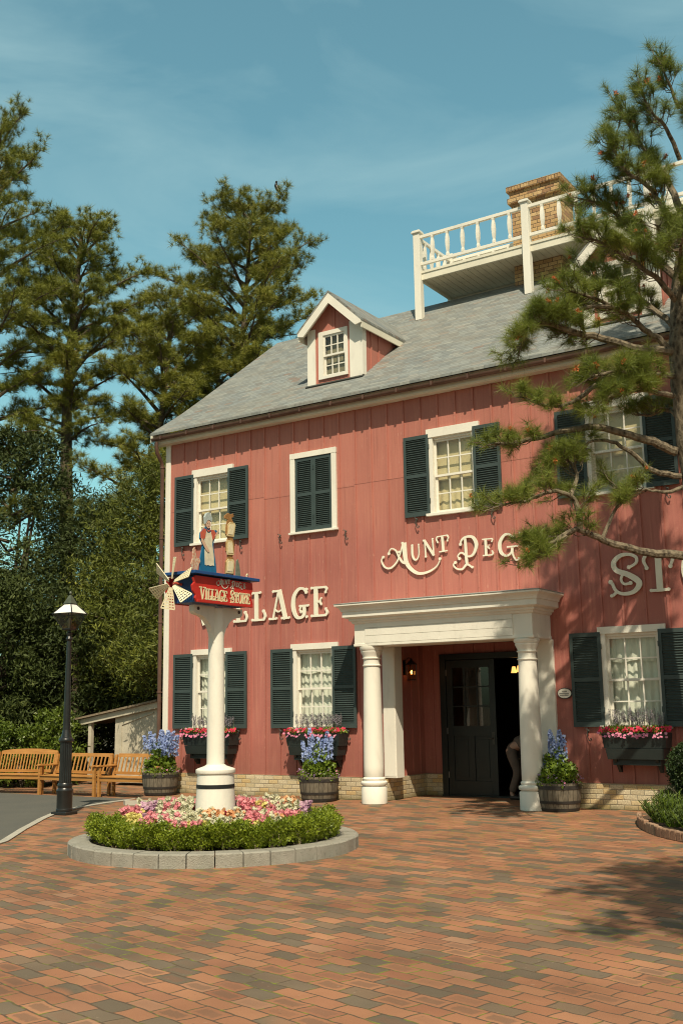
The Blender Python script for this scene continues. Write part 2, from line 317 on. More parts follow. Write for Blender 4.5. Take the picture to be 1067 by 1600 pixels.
def setgeo(me, smooth):
    if smooth:
        me.polygons.foreach_set('use_smooth', [True]*len(me.polygons))
        try: me.set_sharp_from_angle(angle=R(35))
        except Exception: pass
def link(name, me, parent=None):
    o = bpy.data.objects.new(name, me); C.objects.link(o)
    if parent: o.parent = parent; ORG[o.name] = origin(parent)
    return o
def part(name, mb, m, parent=None, smooth=False, bevel=0, label=None):
    me = bpy.data.meshes.new(name); og = origin(parent)
    me.from_pydata([(v[0]-og.x, v[1]-og.y, v[2]-og.z) for v in mb.v], [], mb.f); me.update()
    bm = bmesh.new(); bm.from_mesh(me); bmesh.ops.recalc_face_normals(bm, faces=bm.faces)
    if bevel: bmesh.ops.bevel(bm, geom=list(bm.edges), offset=bevel, segments=1, affect='EDGES', clamp_overlap=True)
    bm.to_mesh(me); bm.free(); me.materials.append(m); setgeo(me, smooth)
    o = link(name, me, parent)
    if label: o['label'] = label
    return o
def tag(o, label=None, cat=None, group=None, kind=None):
    if label: o['label'] = label
    if cat: o['category'] = cat
    if group: o['group'] = group
    if kind: o['kind'] = kind
    return o
def thing(name, label, cat, loc=(0, 0, 0), group=None):
    o = bpy.data.objects.new(name, None); C.objects.link(o); o.empty_display_size = .2
    o.location = loc; ORG[o.name] = Vector(loc); return tag(o, label, cat, group)
def dup(o, parent=None):
    c = o.copy(); C.objects.link(c)
    if parent: c.parent = parent
    for ch in [x for x in bpy.data.objects if x.parent == o]: dup(ch, c)
    return c
def npmesh(name, V, F, m, parent=None, smooth=False):
    V = np.asarray(V, dtype=np.float32); og = origin(parent); V = V-np.array([og.x, og.y, og.z], dtype=np.float32)
    F = np.asarray(F, dtype=np.int32); k = F.shape[1]; me = bpy.data.meshes.new(name)
    me.vertices.add(len(V)); me.vertices.foreach_set('co', V.ravel()); me.loops.add(F.size); me.loops.foreach_set('vertex_index', F.ravel())
    me.polygons.add(len(F)); me.polygons.foreach_set('loop_start', np.arange(0, F.size, k, dtype=np.int32)); me.polygons.foreach_set('loop_total', np.full(len(F), k, dtype=np.int32))
    me.update(calc_edges=True); me.materials.append(m); return link(name, me, parent)
def inst(tv, tf, pos, dirs, scl, spin=True):
    """place template (z up) at many positions, z axis along dirs"""
    pos = np.asarray(pos, float); dirs = np.asarray(dirs, float); dirs = dirs/np.linalg.norm(dirs, axis=1, keepdims=True); m = len(pos)
    ref = RNG.normal(size=(m, 3)); x = np.cross(ref, dirs); x /= np.linalg.norm(x, axis=1, keepdims=True); y = np.cross(dirs, x)
    scl = np.broadcast_to(np.asarray(scl, float).reshape(-1, 1, 1), (m, 1, 1))
    tv = np.asarray(tv, float)
    V = (tv[None, :, 0:1]*x[:, None, :]+tv[None, :, 1:2]*y[:, None, :]+tv[None, :, 2:3]*dirs[:, None, :])*scl+pos[:, None, :]
    tf = np.asarray(tf); F = tf[None]+(np.arange(m)*len(tv))[:, None, None]
    return V.reshape(-1, 3), F.reshape(-1, tf.shape[1])
def needle_tuft(k, L, w, back=.35, stem=.3):
    v = []; f = []
    for i in range(k):
        t = RNG.random(); th = math.acos(1-(1+back)*RNG.random()); ph = RNG.random()*2*PI
        d = np.array([math.sin(th)*math.cos(ph), math.sin(th)*math.sin(ph), math.cos(th)]); d[2] += .25
        d /= np.linalg.norm(d); b = np.array([0, 0, -stem*t*L]); s = np.cross(d, RNG.normal(size=3)); s /= np.linalg.norm(s)
        l = L*(.75+.4*RNG.random()); tip = b+d*l+np.array([0, 0, -.06*l]); o = len(v); v += [b-s*w/2, b+s*w/2, tip]; f.append((o, o+1, o+2))
    return np.array(v), np.array(f)
def leaf_cluster(k, R_, L, w, flat=.0):
    v = []; f = []
    for i in range(k):
        p = RNG.normal(size=3)*R_*.5; d = RNG.normal(size=3); d[2] += .4; d /= np.linalg.norm(d); n_ = RNG.normal(size=3); s = np.cross(d, n_); s /= np.linalg.norm(s)
        q = np.cross(s, d); o = len(v); l = L*(.7+.6*RNG.random())
        v += [p, p+d*l*.45+s*w/2+q*w*.15, p+d*l, p+d*l*.45-s*w/2+q*w*.15]; f.append((o, o+1, o+2, o+3))
    return np.array(v), np.array(f)
def merge(parts):
    V = []; F = []; o = 0
    for v, f in parts: V.append(v); F.append(f+o); o += len(v)
    return np.concatenate(V), np.concatenate(F)

# ------------------------------------------------------------------ ground
def G(x):
    t = min(1, max(0, (5.5-x)/4)); return -.07*t*t*(3-2*t)
def sheet(name, poly, dz, m, kind='structure', thick=0):
    """flat sheet following the ground, optionally with a thickness"""
    bm = bmesh.new(); f = bm.faces.new([bm.verts.new((x, y, 0)) for x, y in poly])
    for k in np.arange(-1., 7., .5):
        bmesh.ops.bisect_plane(bm, geom=list(bm.verts)+list(bm.edges)+list(bm.faces), plane_co=(k, 0, 0), plane_no=(1, 0, 0))
    bmesh.ops.triangulate(bm, faces=list(bm.faces))
    if thick:
        r = bmesh.ops.extrude_face_region(bm, geom=list(bm.faces))
        for v in [e for e in r['geom'] if isinstance(e, bmesh.types.BMVert)]: v.co.z = thick
    for v in bm.verts: v.co.z += G(v.co.x)+dz
    bmesh.ops.recalc_face_normals(bm, faces=bm.faces)
    me = bpy.data.meshes.new(name); bm.to_mesh(me); bm.free(); me.materials.append(m); o = link(name, me); tag(o, kind=kind); return o
sheet('ground', [(-900, -900), (900, -900), (900, 900), (-900, 900)], -.03, mat('far_earth', (.10, .085, .05), .95, .3, .4))
pave = sheet('brick_pavement', [(-26, -40), (34, -40), (34, 12), (-26, 12)], 0, PAVE)
KC = [(7.2, -14.5), (5.4, -10.6), (4.6, -8.8), (3.88, -7.63), (2.63, -6.24), (1.52, -4.9), (.91, -4.07), (.36, -2.94), (.12, -2.0), (.0, -1.0)]
asph, ga, pa, ta = newmat('asphalt', .9)
cA = ga.mix(ga.rng(ga.noise(ta, 120., 4.), .35, .7), (.055, .058, .052), (.15, .15, .132)); cA = ga.mix(ga.rng(ga.noise(ta, .9, 4.), .4, .7, 0, .5), cA, (.13, .125, .105))
ga.l.new(cA, pa.inputs['Base Color']); ga.bump(ga.noise(ta, 150., 3.), .6, .006, pa)
sheet('asphalt_road', KC+[(-25, -1.0), (-25, -39), (7.2, -39)], .004, asph)
stone = mat('concrete_kerb', (.40, .38, .32), .85, .12, 4, .35, 120, dirt=.25)
kb = []
for i, (x, y) in enumerate(KC):
    a = Vector(KC[max(i-1, 0)]); b = Vector(KC[min(i+1, len(KC)-1)]); d = (b-a).normalized(); kb.append((x+d.y*.12, y-d.x*.12))
sheet('road_kerb', [(x-.0, y) for x, y in KC]+kb[::-1], .006, stone, thick=.012)
sheet('sidewalk', [(-.30, -.0), (.80, -2.02), (.92, -2.05), (3.35, -.42), (3.6, -.03)], .0, PAVE, thick=.07)
sheet('sidewalk_kerb', [(.80, -2.02), (.74, -2.06), (.90, -2.17), (3.40, -.52), (3.35, -.42), (.92, -2.05)], .0, stone, thick=.085)

# ------------------------------------------------------------------ the store
EAVE = 7.80; XR = 17.5
store = thing('store_building', 'two-storey dusty red board-and-batten store with grey slate roof and white columned porch', 'building', (5, 0, 0))
rects = []   # openings in the front wall (x0, x1, z0, z1)
UP = [(.76, 1.76), (6.77, 7.73), (9.94, 10.98)]; UZ = (5.40, 6.90)
LO = [(.78, 1.72), (3.47, 4.45), (10.0, 11.0)]; LZ = (1.38, 2.93)
rects += [(a, b, *UZ) for a, b in UP]+[(a, b, *LZ) for a, b in LO]+[(12.9, 13.9, *UZ), (12.9, 13.9, *LZ)]
PX0, PX1, PZ = 5.6, 8.98, 2.97
rects.append((PX0, PX1, -.1, PZ))
def holed(mb, x0, x1, z0, z1, y0, y1, holes):
    xs = sorted({x0, x1}|{v for h in holes for v in h[:2] if x0 < v < x1}); zs = sorted({z0, z1}|{v for h in holes for v in h[2:] if z0 < v < z1})
    V = {}
    def vid(x, z, y):
        k = (x, z, y)
        if k not in V: V[k] = len(mb.v); mb.v.append((x, y, z))
        return V[k]
    solid = {}
    for i in range(len(xs)-1):
        for j in range(len(zs)-1):
            cx, cz = (xs[i]+xs[i+1])/2, (zs[j]+zs[j+1])/2
            solid[i, j] = not any(h[0] < cx < h[1] and h[2] < cz < h[3] for h in holes)
    for (i, j), s_ in solid.items():
        if not s_: continue
        a, b, c, d = xs[i], xs[i+1], zs[j], zs[j+1]
        mb.f.append((vid(a, c, y0), vid(b, c, y0), vid(b, d, y0), vid(a, d, y0))); mb.f.append((vid(a, c, y1), vid(a, d, y1), vid(b, d, y1), vid(b, c, y1)))
        for di, dj, e in ((-1, 0, ((a, c), (a, d))), (1, 0, ((b, d), (b, c))), (0, -1, ((b, c), (a, c))), (0, 1, ((a, d), (b, d)))):
            if not solid.get((i+di, j+dj), False):
                (p, q), (r_, s2) = e; mb.f.append((vid(p, q, y0), vid(r_, s2, y0), vid(r_, s2, y1), vid(p, q, y1)))
    return mb
w = holed(MB(), -.0, XR, .42, EAVE+.12, 0, .14, rects)
# battens on the front, broken by openings and trim
keep = [(a-.1, b+.1, UZ[0]-.08, UZ[1]+.13) for a, b in UP]+[(a-.1, b+.1, LZ[0]-.02, LZ[1]+.09) for a, b in LO]+[(3.40, 4.58, 5.30, 7.06), (PX0-.3, PX1+.3, -.1, 3.6)]+[(a-.1, b+.1, z-.08, z2+.13) for a, b, z, z2 in rects[6:8]]
bx = 5.01-13*.385
while bx < XR:
    if bx > .12:
        segs = [(.41, EAVE)]
        for k in keep:
            if k[0] < bx < k[1]:
                ns = []
                for a, b in segs:
                    if k[3] <= a or k[2] >= b: ns.append((a, b)); continue
                    if k[2] > a: ns.append((a, k[2]))
                    if k[3] < b: ns.append((k[3], b))
                segs = ns
        for a, b in segs: w.box(bx-.021, bx+.021, -.022, .004, a+.0, b)
    bx += .385
# side and back walls
w.box(-.0, .14, .14, 9.0, .42, EAVE+.1); w.box(XR-.14, XR, .14, 9.0, .0, EAVE+.1); w.box(0, XR, 9.0, 9.14, 0, EAVE+.1)
w.prism([(.0, EAVE+.1), (9.14, EAVE+.1), (4.57, 11.28)], lambda u, v, d: (d, u, v), .0, .14)
w.prism([(.0, EAVE+.1), (9.14, EAVE+.1), (4.57, 11.28)], lambda u, v, d: (d, u, v), XR-.14, XR)
for k in range(1, 22): w.box(-.022, .004, k*.42-.02, k*.42+.02, .42, EAVE+.05)
# porch recess: side walls, back wall over and beside the door, battens
DX0, DX1, DZ = 6.02, 8.42, 2.66
w.box(PX0-.12, PX0, .14, 1.52, .42, PZ+.1); w.box(PX1, PX1+.12, .14, 1.52, .42, PZ+.1)
w.box(PX0, DX0, 1.52, 1.62, .42, PZ+.1); w.box(DX1, PX1, 1.52, 1.62, .42, PZ+.1); w.box(DX0, DX1, 1.52, 1.62, DZ+.12, PZ+.1)
for yb in (.42, .72, 1.02, 1.32): w.box(PX0-.003, PX0+.02, yb-.02, yb+.02, .42, PZ); w.box(PX1-.02, PX1+.003, yb-.02, yb+.02, .42, PZ)
for xb in (5.82, 6.3, 6.75, 7.2, 7.65, 8.1, 8.7): w.box(xb-.02, xb+.02, 1.50, 1.523, DZ+.12 if DX0 < xb < DX1 else .42, PZ)
part('wall', w, WALL, store)
# ceiling of the recess, and its floor sill
part('porch_ceiling', MB().box(PX0, PX1, .0, 1.52, PZ, PZ+.05), mat('porch_ceiling_darkened', (.16, .06, .045), .7), store)  # shade put into the colour: dark brown to dim the recess
# indoor shell: dark floor and back so the doorway reads as a room
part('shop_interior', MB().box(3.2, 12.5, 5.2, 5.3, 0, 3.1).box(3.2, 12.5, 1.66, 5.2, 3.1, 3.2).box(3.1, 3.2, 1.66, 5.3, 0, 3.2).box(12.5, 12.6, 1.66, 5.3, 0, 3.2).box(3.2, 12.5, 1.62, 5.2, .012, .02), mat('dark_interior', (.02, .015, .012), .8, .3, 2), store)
# brick plinth
b = MB().box(-.04, PX0-.0, -.045, .1, -.12, .425).box(PX1, XR, -.045, .1, -.12, .425).box(-.04, .1, .1, 9.1, -.12, .425)
b.box(PX0-.1, PX0+.045, -.042, 1.50, -.12, .422).box(PX1-.045, PX1+.1, -.042, 1.5, -.12, .422).box(PX0+.045, DX0-.0, 1.45, 1.55, -.12, .42).box(DX1, PX1-.045, 1.45, 1.55, -.12, .42)
part('brick_plinth', b, BASEBR, store)
# corner board, frieze/fascia, soffit, gutter, downpipe
part('corner_board', MB().box(-.13, .015, -.035, -.003, .40, EAVE-.02).box(-.13, -.003, -.003, .16, .40, EAVE-.02), white, store, bevel=.004)
part('eave_fascia', MB().box(-.30, XR+.3, -.20, -.002, EAVE-.04, EAVE+.20).box(-.30, XR+.3, -.225, -.20, EAVE-.02, EAVE+.06), white2, store, bevel=.004)
gut = MB(); prof = []
for i in range(9):
    a = PI+PI*i/8; prof.append((-.315+  .055*math.cos(a), EAVE+.095+.065*math.sin(a)))
prof += [(u*.0+(-.315+.048*math.cos(a)), EAVE+.095+.058*math.sin(a)) for a in [2*PI-PI*i/8 for i in range(9)] for u in (0,)]
gut.prism(prof, lambda u, v, d: (d, u, v), -.3, XR+.3)
gx = .0
while gx < XR: gut.box(gx-.012, gx+.012, -.37, -.20, EAVE+.112, EAVE+.122); gut.box(gx-.02, gx+.02, -.382, -.366, EAVE+.04, EAVE+.12); gx += .78
part('gutter', gut, copper, store, smooth=True)
dp = MB().tube([(-.16, -.315, EAVE+.0), (-.16, -.315, EAVE-.12), (-.17, -.29, EAVE-.24), (-.19, -.12, EAVE-.42), (-.2, -.07, EAVE-.55), (-.2, -.07, 3.9), (-.2, -.07, .05)], .045, 12)
for z in (EAVE-.55, 5.6, 3.7, 2.15, .9): dp.lathe([(.05, -.02), (.058, -.015), (.058, .015), (.05, .02)], (-.2, -.07, z), 12); dp.box(-.26, -.14, -.09, -.03, z-.008, z+.008)
part('downpipe', dp, copper, store, smooth=True)
# roof: slightly bell-cast slab
def roofz(y): return 7.86+.7494*(y+.42)+.10*math.exp(-((y+.42)/.8)**2)
rp = []
ys = [-.33, -.1, .3, .8, 1.5, 2.6, 4.57]
top = [(y, roofz(y)) for y in ys]+[(9.14-y, roofz(y)) for y in ys[::-1][1:]]
bot = [(y, z-.055) for y, z in top[::-1]]
rf = MB(); rf.prism(top+bot, lambda u, v, d: (d, u, v), -.36, XR+.36)
roof = part('roof', rf, SLATE, store)
rk = MB(); tl = [(y, z-.06) for y, z in top]; rk.prism(tl+[(y, z-.15) for y, z in tl[::-1]], lambda u, v, d: (d, u, v), -.34, -.28)
part('rake_board', rk, white2, store)

# ---- windows
SHW, SHH = .555, 1.60
def shutter_mb(wd=SHW, h=SHH, n=16):
    m_ = MB(); t = .035; st = .055; mid = .07
    m_.box(0, st, -t, 0, 0, h).box(wd-st, wd, -t, 0, 0, h).box(st, wd-st, -t, 0, 0, .09).box(st, wd-st, -t, 0, h-.07, h).box(st, wd-st, -t, 0, h/2-mid/2, h/2+mid/2)
    m_.box(st, wd-st, -.004, -.001, .09, h-.07)
    for z0, z1 in ((.09, h/2-mid/2), (h/2+mid/2, h-.07)):
        k = (z1-z0)/n
        for i in range(n):
            zc = z0+k*(i+.5); T = Matrix.Translation((0, -.019, zc)) @ Matrix.Rotation(R(38), 4, 'X')
            m_.box(st, wd-st, -.0145, .0145, -.003, .003, mtx=T)
    m_.box(wd-.02, wd+.012, -t-.006, -.002, h*.82, h*.82+.09).box(wd-.02, wd+.012, -t-.006, -.002, h*.15, h*.15+.09)
    return m_
shut_me = {}
def place_shutter(x, z, parent, flip=False, wd=SHW, h=SHH, n=16, y=-.03):
    key = (round(wd, 2), round(h, 2))
    if key not in shut_me:
        o = part('shutter', shutter_mb(wd, h, n), shut, None); shut_me[key] = o.data
    else: o = link('shutter', shut_me[key])
    o.parent = parent; og = origin(parent); o.location = (x-og.x+(wd if flip else 0), y-og.y, z-og.z)
    if flip: o.scale = (-1, 1, 1)
    return o
def hook(x, z, parent=None, y=-.03):
    h = MB(); h.tube([(x, y-.02, z+.06), (x+.012, y-.03, z+.02), (x-.008, y-.03, z-.03), (x+.004, y-.03, z-.09), (x+.03, y-.03, z-.14), (x+.055, y-.03, z-.145), (x+.065, y-.03, z-.115), (x+.05, y-.03, z-.1)], [.008, .011, .009, .008, .009, .009, .011, .013], 6)
    h.tube([(x, y-.03, z+.04), (x-.03, y-.03, z+.075), (x-.045, y-.03, z+.055)], .006, 6).tube([(x, y-.03, z+.0), (x+.035, y-.03, z+.02), (x+.04, y-.03, z+.045)], .007, 6).ball((x+.02, y-.034, z+.03), .016, 6).tube([(x, y-.03, z), (x, .0, z)], .008, 6)
    return part('shutter_hook', h, hookm, parent, smooth=True)
def sash(x0, x1, z0, z1, y, parent, cols=3, rows=(2, 2), gm=glass, fm=white):
    """double hung sash: upper leaf in front, lower leaf behind"""
    zm = (z0+z1)/2+.0
    for (a, b, yy, rw, nm) in ((zm-.02, z1, y, rows[0], 'upper_sash'), (z0, zm+.02, y+.035, rows[1], 'lower_sash')):
        s_ = MB(); e = .042
        s_.box(x0, x0+e, yy, yy+.03, a, b).box(x1-e, x1, yy, yy+.03, a, b).box(x0+e, x1-e, yy, yy+.03, a, a+e).box(x0+e, x1-e, yy, yy+.03, b-e, b)
        for i in range(1, cols):
            xx = x0+e+(x1-x0-2*e)*i/cols; s_.box(xx-.011, xx+.011, yy+.002, yy+.026, a+e, b-e)
        for j in range(1, rw):
            zz = a+e+(b-a-2*e)*j/rw; s_.box(x0+e, x1-e, yy+.004, yy+.024, zz-.011, zz+.011)
        o = part(nm, s_, fm, parent)
        part('pane', MB().box(x0+.01, x1-.01, yy+.018, yy+.021, a+.01, b-.01), gm, parent)
def curtain(x0, x1, z0, z1, y, m_, parent, waves=9, amp=.02, swag=False):
    n = 60; V = []; F = []
    rows = 14
    for j in range(rows+1):
        z = z0+(z1-z0)*j/rows
        for i in range(n+1):
            u = i/n; V.append((x0+(x1-x0)*u, y+amp*math.sin(u*waves*2*PI+.4*math.sin(j*.5))*(.5+.5*(1-j/rows)), z+(swag*.05*math.sin(u*3*PI) if j == 0 else 0)))
    for j in range(rows):
        for i in range(n): a = j*(n+1)+i; F.append((a, a+1, a+n+2, a+n+1))
    mb = MB().add(V, F); return part('curtain', mb, m_, parent, smooth=True)
def window(x0, x1, z0, z1, up, sh=(True, True), gap=(0, 0)):
    wn_ = MB()
    # casing: jambs + head board + sill + reveal boards lining the opening
    hd = (x0-.07, x1+.07)
    wn_.box(x0-.07, x0+.055, -.045, -.001, z0, z1).box(x1-.055, x1+.07, -.045, -.001, z0, z1)
    wn_.box(x0-.075, x1+.10, -.062, -.001, z1-.005, z1+(.125 if up else .075)+.04)
    wn_.box(x0-.11, x1+.11, -.075, .03, z0-.05, z0)
    wn_.box(x0+.001, x0+.055, .0, .11, z0, z1-.001).box(x1-.055, x1-.001, .0, .11, z0, z1-.001).box(x0+.055, x1-.055, -.002, .11, z1-.05, z1-.002).box(x0+.055, x1-.055, .03, .11, z0, z0+.02)
    wp = part('window', wn_, white, store, bevel=.002)
    sash(x0+.055, x1-.055, z0+.02, z1-.05, .035, wp)
    if up: curtain(x0+.03, x1-.03, z0-.05, (z0+z1)/2, .19, curt_y, wp, 6, .012); part('roller_blind', MB().box(x0-.02, x1+.02, .15, .153, (z0+z1)/2-.10, z1+.1), curt_y, wp)
    else:
        curtain(x0+.02, x1-.02, z0-.05, z1-.3, .21, curt_w, wp, 8, .02)
        v = MB(); n = 40
        V = [(x0-.0+(x1-x0)*i/n, .165+.012*math.sin(i*1.3), zz) for zz, _ in ((z1+.05, 0),) for i in range(n+1)]+[(x0+(x1-x0)*i/n, .165+.012*math.sin(i*1.3), z1-.46-.035*math.sin(i/n*2*PI)**2) for i in range(n+1)]
        part('valance', MB().add(V, [(i, i+1, n+2+i, n+1+i) for i in range(n)]), curt_w, wp, smooth=True)
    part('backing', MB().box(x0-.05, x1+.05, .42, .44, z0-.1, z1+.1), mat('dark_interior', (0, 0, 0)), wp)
    if sh[0]: place_shutter(x0-.07-SHW+.045+gap[0], z0-.03 if up else z0-.02, wp, y=-.035)
    if sh[1]: place_shutter(x1-.02+gap[1], z0-.03 if up else z0-.02, wp, True, y=-.048)
    for xx in (x0-.07-SHW/2, x1+SHW/2+.03): hook(xx, z0-.11, wp)
    return wp
window(*UP[0], *UZ, True); window(*UP[1], *UZ, True); window(*UP[2], *UZ, True, gap=(0, 0))
window(*LO[0], *LZ, False); window(*LO[1], *LZ, False); window(*LO[2], *LZ, False)
window(12.9, 13.9, *UZ, True); window(12.9, 13.9, *LZ, False)
# blind window: white frame filled with closed shutters
bw_ = MB().box(3.41, 3.53, -.055, -.001, 5.36, 6.93).box(4.46, 4.57, -.055, -.001, 5.36, 6.93).box(3.405, 4.575, -.06, -.001, 6.93, 7.045).box(3.38, 4.60, -.085, -.001, 5.315, 5.36)
bw_o = part('blind_window', bw_, white, store, bevel=.002)
place_shutter(3.535, 5.365, bw_o, wd=.46, h=1.56, y=-.004); place_shutter(3.998, 5.365, bw_o, True, wd=.46, h=1.56, y=-.004)
hook(3.13, 5.30, bw_o); hook(4.78, 5.22, bw_o)

# ---- porch
DC = -.62   # column line
def column(x):
    c = MB(); prof = [(.225, 0), (.235, .01), (.235, .295), (.225, .31), (.205, .315), (.205, .325), (.235, .34), (.248, .365), (.245, .39), (.225, .41), (.198, .415), (.198, .43), (.205, .435), (.21, .455), (.195, .475), (.178, .485)]
    for i in range(13): t = i/12; prof.append((.187-.030*t**1.6, .50+(2.50-.50)*t))
    prof += [(.157, 2.505), (.176, 2.515), (.178, 2.53), (.158, 2.54), (.156, 2.63), (.157, 2.64), (.178, 2.65), (.178, 2.665), (.162, 2.67), (.165, 2.70), (.20, 2.76), (.205, 2.785), (.198, 2.80), (.21, 2.805), (.225, 2.83), (.225, 2.87), (.21, 2.875)]
    c.lathe(prof, (x, DC, 0), 40); o = part('column', c, white, store, smooth=True); return o
column(5.70); column(8.86)
pp = MB()
EX0, EX1, EY = 5.44, 9.06, -.80     # entablature
# architrave beams (front + both sides), panelled
pp.box(EX0, EX1, EY, EY+.36, 2.875, 3.36).box(EX0, EX0+.34, EY+.36, -.002, 2.876, 3.36).box(EX1-.34, EX1, EY+.36, -.002, 2.876, 3.36)
pp.box(EX0-.012, EX1+.012, EY-.012, -.002, 2.885, 2.93)
porch = part('porch_entablature', pp, white, store, bevel=.003)
part('frieze_board', MB().box(EX0+.24, EX1-.36, EY-.014, EY+.002, 3.075, 3.215).box(EX0+.24, EX1-.36, EY-.014, EY+.002, 3.221, 3.345).box(EX0+.24, EX1-.36, EY-.014, EY+.002, 2.935, 3.069), white, porch, bevel=.002)
S2 = [(EX0, -.002, -1, 0), (EX0, EY, -1, -1), (EX1, EY, 1, -1), (EX1, -.002, 1, 0)]
prof = [(.0, 3.30), (.025, 3.31), (.04, 3.335), (.04, 3.35), (.065, 3.355), (.075, 3.37), (.075, 3.40), (.11, 3.405), (.165, 3.43), (.165, 3.53), (.185, 3.535), (.19, 3.56), (.215, 3.60), (.255, 3.63), (.275, 3.64), (.275, 3.67), (.0, 3.71)]
co = MB(); co.sweep(prof, S2); co.box(EX0+.01, EX1-.01, EY+.01, -.003, 3.3, 3.705)
part('cornice', co, white, porch)
part('flashing', MB().sweep([(.26, 3.674), (.284, 3.674), (.284, 3.684), (.02, 3.722)], S2), mat('lead_flashing', (.3, .32, .30), .5), porch)
part('porch_soffit', MB().box(EX0+.34, EX1-.34, EY+.36, -.002, 3.0, 3.02), mat('porch_soffit_darkened', (.30, .20, .13), .7), porch)  # brown underside, its colour darkened to deepen the porch shade
part('pilaster', MB().box(5.585, 5.86, -.06, .22, .425, PZ-.0).box(5.60, 5.845, -.068, .0, .45, PZ-.1), white, store, bevel=.004)
part('pilaster', MB().box(8.80, 9.10, -.06, .22, .425, 2.876), white, store, bevel=.004)
# door and frame
fr = MB().box(DX0, DX0+.13, 1.44, 1.62, 0, DZ+.12).box(DX1-.13, DX1, 1.44, 1.62, 0, DZ+.12).box(DX0+.13, DX1-.13, 1.45, 1.62, DZ, DZ+.12).box(DX0, DX1, 1.40, 1.63, 0, .03)
part('door_frame', fr, darkdoor, store, bevel=.004)
def door(x0, x1, y, parent, rz=0, piv=None):
    d = MB(); z1 = DZ-.01; a, bb = x0+.13, x1-.13
    kw = dict(rz=rz, piv=piv)
    d.box(x0, a, y, y+.05, .03, z1, **kw).box(bb, x1, y, y+.05, .03, z1, **kw).box(a, bb, y, y+.05, z1-.15, z1, **kw).box(a, bb, y, y+.05, .03, .30, **kw).box(a, bb, y, y+.05, 1.16, 1.36, **kw)
    mid = (a+bb)/2; d.box(mid-.05, mid+.05, y, y+.05, .30, 1.16, **kw)
    for p, q in ((a, mid-.05), (mid+.05, bb)): d.box(p, q, y+.02, y+.035, .30, 1.16, **kw).box(p+.05, q-.05, y+.01, y+.02, .36, 1.10, **kw)
    for i in (1, 2): xx = a+(bb-a)*i/3; d.box(xx-.014, xx+.014, y+.008, y+.042, 1.36, z1-.15, **kw)
    for j in (1, 2): zz = 1.36+(z1-.15-1.36)*j/3; d.box(a, bb, y+.01, y+.04, zz-.014, zz+.014, **kw)
    o = part('door', d, darkdoor, parent, bevel=.003)
    part('pane', MB().box(a, bb, y+.024, y+.027, 1.36, z1-.15, **kw), glassmat('door_glass', (.5, .5, .5), .08), o)
    h = MB().box(x1-.10, x1-.04, y-.006, y, 1.0, 1.24, **kw)
    if not rz: h.tube([(x1-.07, y-.0, 1.12), (x1-.07, y-.06, 1.12), (x1-.16, y-.065, 1.12)], .011, 8)
    part('handle', h, hookm, o, smooth=False); hg = MB()
    for z in (.35, 1.2, 2.35): hg.box(x0-.012, x0+.008, y-.008, y+.01, z, z+.12, **kw)
    part('hinge', hg, mat('dull_steel', (.25, .25, .24), .4, metal=.6), o)
door(DX0+.14, 7.23, 1.46, store)
door(7.24, DX1-.14, 1.50, store, rz=R(-88)*-1, piv=(DX1-.14, 1.53))

